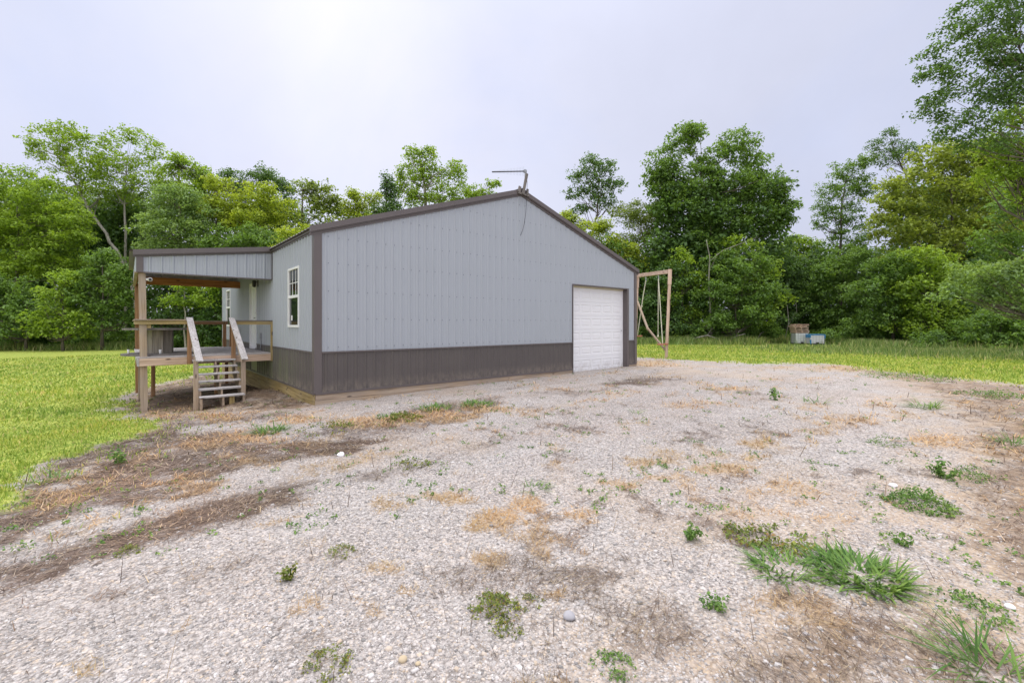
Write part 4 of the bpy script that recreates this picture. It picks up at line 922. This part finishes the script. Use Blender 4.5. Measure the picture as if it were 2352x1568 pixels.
T('tree','large bright green tree filling the left edge of the view',47.2,[(20,425,80,46),(-50,490,110,90),(110,455,75,50),(50,520,110,60),(160,520,70,60),(20,600,120,60),(120,600,80,50)],'leaf_bright',[(30,800),(40,650),(40,470)],dens=.95)
T('tree','pale bluish green round tree in front of the left wood',44.8,[(400,455,66,36),(360,490,45,40),(440,490,55,45),(400,530,85,50),(360,580,60,40),(450,580,60,40)],'leaf_pale',size=.22)
T('tree','yellow green spreading tree behind the porch roof',48.4,[(500,425,45,22),(590,450,62,34),(530,470,60,40),(640,480,50,36),(570,510,90,40),(480,480,40,40)],'leaf_yellow',size=.25)
T('tree','dull green bushy tree behind the porch roof ridge',44.8,[(520,560,70,44),(600,550,70,44),(560,610,90,50),(650,590,50,50)],'leaf_mid')
T('tree','small bright yellow green tree at the building eave',40.1,[(668,545,42,26),(695,530,26,18),(650,575,40,30),(630,620,40,40)],'leaf_yellow',size=.2)
T('tree','mid green tree left of the porch with a thin dark stem',42.5,[(235,610,60,50),(280,650,50,60),(210,680,60,50),(270,720,50,50)],'leaf_mid')
T('tree','dark green tree low on the far left of the lawn edge',42.5,[(20,670,70,46),(-40,700,70,60),(70,720,60,50),(20,755,80,34)],'leaf_mid',[(60,805),(62,700)])
T('tree','feathery mid green tree between the left edge and the porch',41.3,[(140,690,56,44),(110,740,56,40),(175,745,50,40),(150,640,40,30)],'leaf_bright',[(145,805),(145,700)],dens=.8)
T('tree','dense green tree seen between the porch post and deck rail',43.7,[(390,660,60,50),(350,720,50,50),(420,740,60,50),(470,680,50,60)],'leaf_dark',[(360,805),(370,700)])
T('tree','slender pale trunked tree visible through the porch opening',41.3,[(440,655,48,26),(470,690,40,24),(400,690,40,22),(500,650,36,30)],'leaf_bright',[(427,800),(424,740),(422,660)],'palebark',.24,.8,1.0,.10,limb=False)
T('tree','dark green tree behind the porch beside the long wall',42.5,[(540,690,60,60),(500,740,50,50),(560,750,60,44),(590,670,50,60)],'leaf_dark')
T('tree','mid green tree filling the gaps behind the two tall airy ones',58,[(70,450,80,40),(170,480,90,44),(280,480,80,40),(380,470,70,34),(120,540,110,50),(270,550,110,50),(480,480,50,36)],'leaf_mid',[(200,800),(200,520)],size=.3)
# --- right wood
T('tree','airy dark leaved tree with a bent trunk right of the ridge',55,[(1360,375,32,24),(1395,385,30,22),(1335,405,32,22),(1410,425,32,22),(1365,425,40,28),(1320,445,28,15),(1385,462,44,22),(1335,480,30,14)],'leaf_dark',[(1352,790),(1352,620),(1358,545),(1372,490),(1375,420)],'bark',.24,.75,.7,.24)
T('tree','yellow green tree hugging the right roof slope',50,[(1300,505,28,24),(1345,530,46,28),(1400,560,48,30),(1440,580,40,34),(1470,640,34,50),(1380,520,30,24)],'leaf_yellow',size=.23)
T('tree','loose mid green tree with thin trunks left of the great oak',53.8,[(1440,490,50,36),(1495,500,46,40),(1455,545,50,44),(1510,570,46,50),(1480,630,50,50)],'leaf_olive',[(1490,790),(1488,640),(1480,540)],'palebark',.22,.7)
T('tree','low yellow green tree between the oak and the right hand wood',57.5,[(1830,565,44,30),(1780,590,50,36),(1865,585,40,36),(1820,630,70,50)],'leaf_bright')
T('oak_tree','great dark green oak with two high domes right of the building',50,[(1575,325,52,42),(1600,305,30,24),(1530,375,52,44),(1500,405,30,24),(1690,335,52,42),(1640,375,50,44),(1735,380,50,44),(1590,420,80,50),(1690,430,80,50),(1785,420,40,40),(1800,470,42,40),(1560,480,76,46),(1660,510,90,50),(1760,500,60,44),(1795,510,34,22),(1540,440,60,40),(1600,560,80,50)],'leaf_mid',[(1640,795),(1640,640),(1630,500),(1610,400)],'bark',.27,1.0,.85,.38)
T('tree','dark layered tree behind the swing frame',46.2,[(1540,640,60,44),(1500,700,50,50),(1570,710,60,44),(1530,750,70,34)],'leaf_dark',[(1530,795),(1532,680)])
T('tree','broad green tree with drooping layers below the oak',45,[(1690,610,80,46),(1640,660,66,44),(1730,670,80,46),(1690,720,100,40),(1640,750,70,30)],'leaf_mid',[(1690,795),(1692,680)])
T('tree','dark blue green tree left of the pallets',51,[(1790,640,56,44),(1830,690,56,44),(1790,730,60,40),(1850,640,40,50)],'leaf_dark',[(1800,795),(1800,690)])
T('tree','airy tree with open twiggy top left of the drooping crown',52,[(1925,395,30,26),(1965,380,30,24),(1900,440,34,28),(1950,430,40,34),(1890,480,30,26),(1995,370,28,22),(1985,430,36,34),(1935,490,50,36),(1885,515,24,18),(1960,540,60,44)],'leaf_mid',[(1925,795),(1930,600),(1932,480),(1945,400)],'bark',.2,.6,.7,.18)
T('tree','thin dark branchy tree rising behind the drooping crown',50,[(2045,305,22,16),(2020,335,34,18),(2065,335,28,20),(2095,345,24,18),(2040,365,44,20)],'leaf_dark',[(2120,795),(2110,520),(2080,400),(2045,320)],'bark',.17,.5,.7,.14)
T('tree','wide yellowish tree with drooping sprays at the right',44,[(2150,360,70,36),(2090,415,70,40),(2210,390,76,50),(2050,470,56,36),(2150,460,96,50),(2260,440,80,60),(2070,530,76,36),(2180,530,100,50),(2290,520,80,70),(2020,505,36,22),(2120,590,90,40),(2230,600,90,44),(2300,350,60,50),(2340,430,60,60),(2250,360,60,40)],'leaf_yolive',[(2200,800),(2195,620),(2185,440)],'bark',.30,.95,.9,.26)
T('tree','leafy green tree closing the right edge of the view',30,[(2330,470,70,60),(2300,560,70,50),(2370,600,70,60),(2290,640,60,40),(2350,690,70,50)],'leaf_mid',[(2400,800),(2380,600),(2350,480)],'bark',.22,.8,.9,.2)
T('tree','dark green leafy tree low behind the totes on the right',49,[(1905,640,56,50),(1950,600,60,40),(1890,700,56,46),(1960,680,70,50),(1930,740,80,34)],'leaf_mid',[(1930,795),(1932,670)])
T('tree','dense green tree with pointed layers in the right wood',42,[(2050,620,70,44),(2000,670,60,44),(2090,680,70,50),(2040,730,90,36),(2110,620,50,44)],'leaf_mid',[(2050,795),(2052,660)],size=.22)
T('tree','shaded dark tree deep in the right hand wood',43,[(2180,620,80,60),(2260,640,90,70),(2160,700,80,50),(2250,720,110,44),(2340,680,70,80)],'leaf_dark',[(2200,795),(2200,660)],size=.22)
T('tall_tree','tall dark airy tree leaning in from the top right corner',22.8,[(2190,80,50,26),(2140,125,44,24),(2230,60,50,30),(2160,165,52,28),(2240,130,64,40),(2150,225,40,22),(2210,200,60,36),(2290,100,64,60),(2340,60,60,60),(2190,275,54,24),(2270,220,60,50),(2340,170,50,60),(2250,290,56,26),(2280,20,60,40),(2350,-20,70,50),(2135,255,40,24),(2165,310,46,20),(2120,175,30,18),(2230,325,50,24),(2300,330,50,30),(2205,30,34,22),(2330,230,50,60),(2300,160,50,50)],'leaf_dark',[(2440,830),(2430,500),(2400,250),(2330,60)],'bark',.14,.46,.72,.11)
T('tree','bright green tree at the right edge below the tall dark one',24,[(2320,280,44,44),(2290,340,50,40),(2350,350,60,60),(2300,400,60,40),(2370,430,60,60)],'leaf_bright',[(2390,830),(2370,520),(2340,340)],'bark',.16,.7)
T('tree','pale yellow green low branches reaching out at the right edge',24,[(2230,625,64,30),(2290,640,64,40),(2190,665,46,22),(2320,690,52,36),(2350,620,60,50),(2260,680,50,24),(2160,680,26,14)],'leaf_pale',[(2420,830),(2400,700),(2330,640)],'bark',.17,.8,.9,.09)
T('tree','bright layered green tree in the middle of the right hand wood',40,[(2130,590,70,36),(2180,640,80,40),(2090,660,60,36),(2150,710,80,40),(2100,750,70,30),(2210,750,80,30)],'leaf_bright',[(2140,795),(2142,640)],size=.26,dens=.9)
T('shrub','big dark shrub under the pale branches at the right edge',36,[(2260,740,70,34),(2330,735,60,40),(2400,730,60,50),(2290,770,90,22)],'leaf_mid',[(2300,795),(2302,740)],size=.22,cat='shrub')
T('tree','light green tree with layered sprays right of the dead tree',47,[(1700,560,50,30),(1750,620,60,34),(1700,660,60,30),(1760,690,56,30),(1720,740,60,28)],'leaf_bright',[(1725,795),(1728,650)],size=.3,dens=.75)
T('tree','slim mid green tree between the swing frame and the dead tree',46,[(1560,600,40,36),(1590,650,40,34),(1545,680,44,34),(1590,720,44,34),(1560,760,56,26)],'leaf_bright',[(1566,795),(1566,640)],dens=.7)
# bare dead tree in front of the oak
def bare(label, F, paths, r, name='dead_tree'):
    o = thing(name, label, 'tree', tuple(dep(paths[0][0][0], paths[0][0][1], F))); mb = MB()
    for P, k in zip(paths, [1]+[.45]*9):
        q = [dep(x, y, F+dx) for (x, y), dx in zip(P, np.linspace(0, rng.uniform(-1,1), len(P)))]
        mb.tube(loc(o, q), list(np.linspace(r*k, r*k*.25, len(q))), 6)
    mb.build('trunk', M['palebark'], o, smooth=True); return o
bare('bare grey dead tree standing in front of the oak', 45, [[(1634,800),(1632,720),(1628,640),(1630,590),(1622,550)],[(1630,600),(1660,575),(1700,560),(1740,545)],[(1628,625),(1640,600),(1648,580)],[(1632,690),(1660,670),(1690,650)]], .11)
bare('bare grey forked sapling left of the totes', 45.5, [[(1800,790),(1812,740),(1808,700)],[(1812,745),(1830,715),(1828,690)]], .06)
# far wood behind everything: one mass
def woods():
    C, Rd = [], []
    for (x0, x1, ya, yb, F) in ((-150,700,490,800,56),(690,1200,560,800,56),(1760,2150,575,800,55),(1230,2520,600,800,56),(2050,2560,430,800,55),(-220,330,470,800,60),(1260,1560,560,800,50),(1500,1800,420,700,50)):
        n = int((x1-x0)*(yb-ya)/260); px = rng.uniform(x0, x1, n); py = rng.uniform(ya, yb, n)
        for a, b in zip(px, py):
            C.append(dep(a, b, F+rng.uniform(-2,4))); Rd.append(rng.uniform(.9,1.9))
    C = np.array(C); Rd = np.array(Rd); C[:,2] = np.maximum(C[:,2], -.6)
    V, F_ = leaves_np(C, Rd, np.full(len(C), 62), .42, .8)
    tag(np_mesh('woods', V, F_, M['leaf_dark']), kind='stuff')
woods()
def undergrowth():
    C, Rd = [], []
    for (x0, x1, F, n, h) in ((-140,340,46,420,2.2),(330,640,45,200,2.4),(1420,1790,47,330,2.4),(1780,1900,48,110,1.6),(1900,2480,44,430,2.4),(2100,2500,37,150,1.6)):
        for a in rng.uniform(x0, x1, n):
            p = dep(a, 780, F+rng.normal(0,1.0)); z = gz1(p[0], p[1]); C.append((p[0], p[1], z+rng.uniform(.1, h)*rng.random())); Rd.append(rng.uniform(.3,.85))
    C = np.array(C); Rd = np.array(Rd)
    V, F_ = leaves_np(C, Rd, np.full(len(C), 130), .2, .8)
    tag(np_mesh('undergrowth', V, F_, M['leaf_mid']), kind='stuff')
undergrowth()
# fallen branches at the wood edge behind the swing
for (P, r, lb) in (([(1590,778),(1625,770),(1660,782),(1690,786)], .09, 'fallen grey branch lying low behind the swing frame'), ([(1665,785),(1690,772),(1712,766)], .07, 'propped fallen branch left of the totes'), ([(1700,786),(1740,778),(1760,784)], .05, 'thin fallen branch nearest the totes')):
    q = [dep(x, y, 43.5) for x, y in P]; g = thing('fallen_branch', lb, 'branch', tuple(q[0]), 'fallen branches at the wood edge')
    mb = MB(); mb.tube(loc(g, q), list(np.linspace(r, r*.4, len(q))), 6); mid = q[1]; mb.tube(loc(g, [mid, mid+np.array([.3,-.2,.55]), mid+np.array([.8,-.3,.7])]), [r*.5,r*.3,r*.1], 5); mb.build('stem', M['palebark'], g, smooth=True)
# ---------------------------------------------------------------- weeds, stones and sticks on the gravel
def weed(kind, px, py, w, label, mt='weed', n=None, h=None, grp='weeds growing in the gravel'):
    """w = half width in photo pixels; real size follows from the ground point"""
    x, y = at_ground(px, py); F = (x-CAMX)*S_+(y-CAMY)*C_; wr = w*F/FPX; z = gz1(x, y)
    if kind == 'grass':
        n = n or 60; r = np.sqrt(rng.random(n))*wr*.62; a = rng.uniform(0, 2*math.pi, n)
        ln = np.where(rng.random(n) < .3, rng.uniform(.25,.9,n), rng.uniform(.8,1.5,n))
        V, Fq = blades(r*np.cos(a), r*np.sin(a), np.zeros(n)-.005, rng.uniform(.4,1.15,n)*(h or wr*.85), rng.uniform(.010,.024,n)*np.clip(wr*2.4,.45,1.2), ln, a+rng.normal(0,.9,n), 1.0)
    elif kind == 'mat':
        n = n or 220; r = np.sqrt(rng.random(n))*wr; a = rng.uniform(0, 2*math.pi, n); hh = (h or wr*.35)
        C = np.c_[r*np.cos(a), r*np.sin(a)*1.1, np.maximum(hh*(1-(r/wr)**2)*rng.random(n), .004)]*np.array([1,1,1])
        C = C[(vnoise(C[:,0]+x, C[:,1]+y, 5/ max(wr,.05)*.6, 3) > .38)]
        V, Fq = leaves_np(C, np.full(len(C), wr*.10), np.full(len(C), 4), np.clip(wr*.10,.012,.035), .6)
    else:
        n = n or 5; Vs, Fs, o_ = [], [], 0
        for k in range(n):
            a = rng.uniform(0, 6.3); b0 = np.array([math.cos(a), math.sin(a), 0])*wr*.25*rng.random(); hh = (h or wr*1.6)*rng.uniform(.6,1.1); hh *= .75; tip = b0+np.array([math.cos(a)*wr*rng.uniform(.5,1.1), math.sin(a)*wr*rng.uniform(.5,1.1), hh])
            V1, F1 = blades(b0[:1], b0[1:2], np.zeros(1), np.array([hh*1.05]), np.array([.007]), np.array([.35]), np.array([a]), .2); Vs.append(V1); Fs.append(F1+o_); o_ += len(V1)
            t_ = np.linspace(.25, 1, 7); C = b0+(tip-b0)*t_[:,None]
            V1, F1 = leaves_np(C, np.full(7, hh*.20), np.full(7, 3), np.clip(hh*.34,.02,.09), .5); Vs.append(V1); Fs.append(F1+o_); o_ += len(V1)
        V, Fq = np.concatenate(Vs), np.concatenate(Fs)
    o = np_mesh('weed' if kind != 'grass' else 'grass_clump', V, Fq, M[mt]); o.location = (x, y, z); tag(o, label, 'weed' if kind != 'grass' else 'grass clump', grp); return o
weed('grass',1975,1320,135,'largest lush grass clump in the right foreground gravel',n=360,h=.16)
weed('grass',1800,1305,100,'bluish grass clump touching the left side of the largest clump',n=170,h=.15)
weed('grass',2290,1545,110,'tall grass clump in the bottom right corner',n=110,h=.26)
weed('mat',1140,1400,62,'yellow green clover patch in the centre foreground','weed_olive',n=330)
weed('mat',1215,1385,34,'small olive clover patch right of the yellow green one','weed_olive',n=120)
weed('mat',1165,1445,34,'trailing clover tip below the yellow green patch','weed_olive',n=90)
weed('mat',755,1525,55,'reddish olive weed at the bottom edge left of centre','weed_olive',n=220)
weed('mat',1410,1530,48,'dark mat of weeds at the bottom edge right of centre','weed',n=220)
weed('leafy',1640,1398,30,'small pale leafy weed left of the largest grass clump','weed',n=7,h=.09)
weed('mat',2110,1160,62,'bushy green weed on the right edge of the gravel','weed',n=330,h=.16)
weed('mat',2232,1098,36,'rounded dark green weed near the right border','weed',n=200,h=.16)
weed('leafy',2170,1100,24,'feathery weed beside the rounded dark green one','weed',n=7,h=.20)
weed('leafy',1580,1235,28,'small upright green weed in the right middle gravel','weed',n=7,h=.13)
weed('grass',1230,1122,38,'thin sprawling grass tuft in the middle of the gravel','weed',n=40,h=.13)
weed('mat',950,1068,40,'olive weed mat in the left middle gravel','weed_olive',n=150)
weed('grass',618,992,50,'dark green grass tuft in the tan strip before the stairs','weed',n=150,h=.22)
weed('grass',110,1105,55,'long bladed grass tuft on the brown verge at left','weed',n=50,h=.24)
weed('leafy',280,1062,30,'tall green weed on the brown verge before the lawn','weed',n=5,h=.24)
weed('mat',298,1268,26,'dark small weed beside the straw streak','weed_olive',n=120,h=.07)
weed('leafy',662,1332,16,'tiny upright weed alone in the left gravel','weed_olive',n=6,h=.10)
weed('mat',782,1268,34,'small brown green weed in the left centre gravel','weed_olive',n=110)
weed('mat',2025,1020,26,'dark green broad leaved weed in the right gravel','weed',n=150,h=.16)
weed('leafy',1778,918,12,'upright bright weed in the gravel before the swing','weed',n=3,h=.30)
weed('grass',2120,935,44,'flat grass clump near the right lawn','weed',n=80,h=.30)
weed('grass',1870,925,36,'sparse long bladed grass in the far gravel','weed',n=26,h=.34)
weed('mat',1765,1240,85,'wide creeping olive weed behind the largest grass clump','weed_olive',n=360,h=.06)
weed('mat',2235,1400,75,'creeping dark weed right of the largest grass clump','weed',n=200,h=.05)
weed('leafy',2070,1250,24,'small green weed above the largest grass clump at right','weed',n=6,h=.10)
weed('grass',1460,950,20,'thin pale grass tuft in the far middle gravel','weed',n=20,h=.22)
weed('grass',1100,930,60,'long low green grass strip near the building wall','weed',n=200,h=.16)
weed('grass',1000,938,60,'long green grass strip rising from the orange dead grass','weed',n=170,h=.16)
weed('grass',900,958,44,'short yellowish grass tuft at the left of the wall side strip','weed',n=90,h=.14)
weed('mat',925,962,44,'olive weed in the orange dead grass strip','weed_olive',n=220,h=.12)
weed('mat',2090,868,90,'low green weed carpet at the gravel end by the right lawn','weed',n=400,h=.16)
weed('mat',2290,912,70,'ragged green weed on the right verge','weed',n=260,h=.16)
weed('mat',760,985,70,'sparse olive weeds in the tan strip','weed_olive',n=170,h=.08)
weed('grass',2330,1020,40,'grass tuft at the right border of the view','weed',n=70,h=.24)
# many tiny seedlings and sprigs: one cover
def sprigs():
    x, y, r = fan_points(700, 4.0, 28, -52, 52); g, s, tn, d = masks(x, y); k = (g < .2) & ~inside_barn(x, y); x, y, r = x[k], y[k], r[k]
    C = np.repeat(np.c_[x, y, gz(x, y)+.015], 4, 0); C[:,:2] += rng.normal(0,.035,(len(C),2)); q = np.repeat(np.clip(r/9,.6,1.8), 4)
    V, F_ = leaves_np(C, .022*q, np.full(len(C), 4), .024, .6)
    tag(np_mesh('seedlings', V, F_, M['weed']), kind='stuff')
    x, y, r = fan_points(260, 2.2, 18, -50, 52); g = masks(x, y)[0]; k = (g < .2) & ~inside_barn(x, y); x, y, r = x[k], y[k], r[k]; n = len(x)
    V, F_ = blades(x, y, gz(x, y), rng.uniform(.06,.22,n), np.clip(r*.0014,.004,.012), rng.uniform(.05,.9,n), None, .1)
    tag(np_mesh('dead_stalks', V, F_, M['straw']), kind='stuff')
sprigs()
M['stone_grey'] = plain('grey_stone', (.33,.32,.34), .9); M['stone_white'] = plain('white_stone', (.78,.76,.78), .9); M['stone_tan'] = plain('tan_stone', (.46,.37,.25), .95)
for (px, py, rad, mt, lb) in ((1307,1420,.034,'stone_grey','rounded grey stone right of the clover patch'),(2052,1117,.035,'stone_white','chalky white stone on the right gravel'),(925,1516,.019,'stone_tan','pale tan pebble at the bottom, left of the other'),(960,1525,.017,'stone_tan','ochre pebble at the bottom edge of the gravel'),(782,1047,.05,'stone_white','flat pale stone on the brown verge'),(2320,1395,.022,'stone_white','light flat stone at the right edge of the gravel')):
    x, y = at_ground(px, py); bm = bmesh.new(); bmesh.ops.create_icosphere(bm, subdivisions=3, radius=rad)
    for v in bm.verts: v.co *= 1+.16*math.sin(v.co.x*60+px)+.12*math.sin(v.co.y*75+py); v.co.z *= .6
    me = bpy.data.meshes.new('stone'); bm.to_mesh(me); bm.free(); me.materials.append(M[mt])
    for p in me.polygons: p.use_smooth = True
    o = link(bpy.data.objects.new('stone', me)); o.location = (x, y, gz1(x, y)+rad*.32); o.rotation_euler = (0,0,px); tag(o, lb, 'stone', 'larger stones on the gravel')
# dry stalk standing by the wall
x, y = at_ground(1090, 873)
ds = thing('dry_stalk', 'bare dry weed stalk standing against the lower panels', 'stalk', (x, y, gz1(x, y)))
mb = MB(); mb.tube([(0,0,-.02),(.0,0,.25),(-.03,0,.5),(-.09,0,.72)], [.008,.007,.005,.003], 6); mb.tube([(0,0,.12),(.12,.02,.32)], [.005,.002], 5); mb.tube([(0,0,.16),(-.13,.02,.34)], [.005,.002], 5); mb.tube([(0,0,.08),(.16,-.02,.22)], [.004,.002], 5); mb.build('stem', M['tanz'], ds)
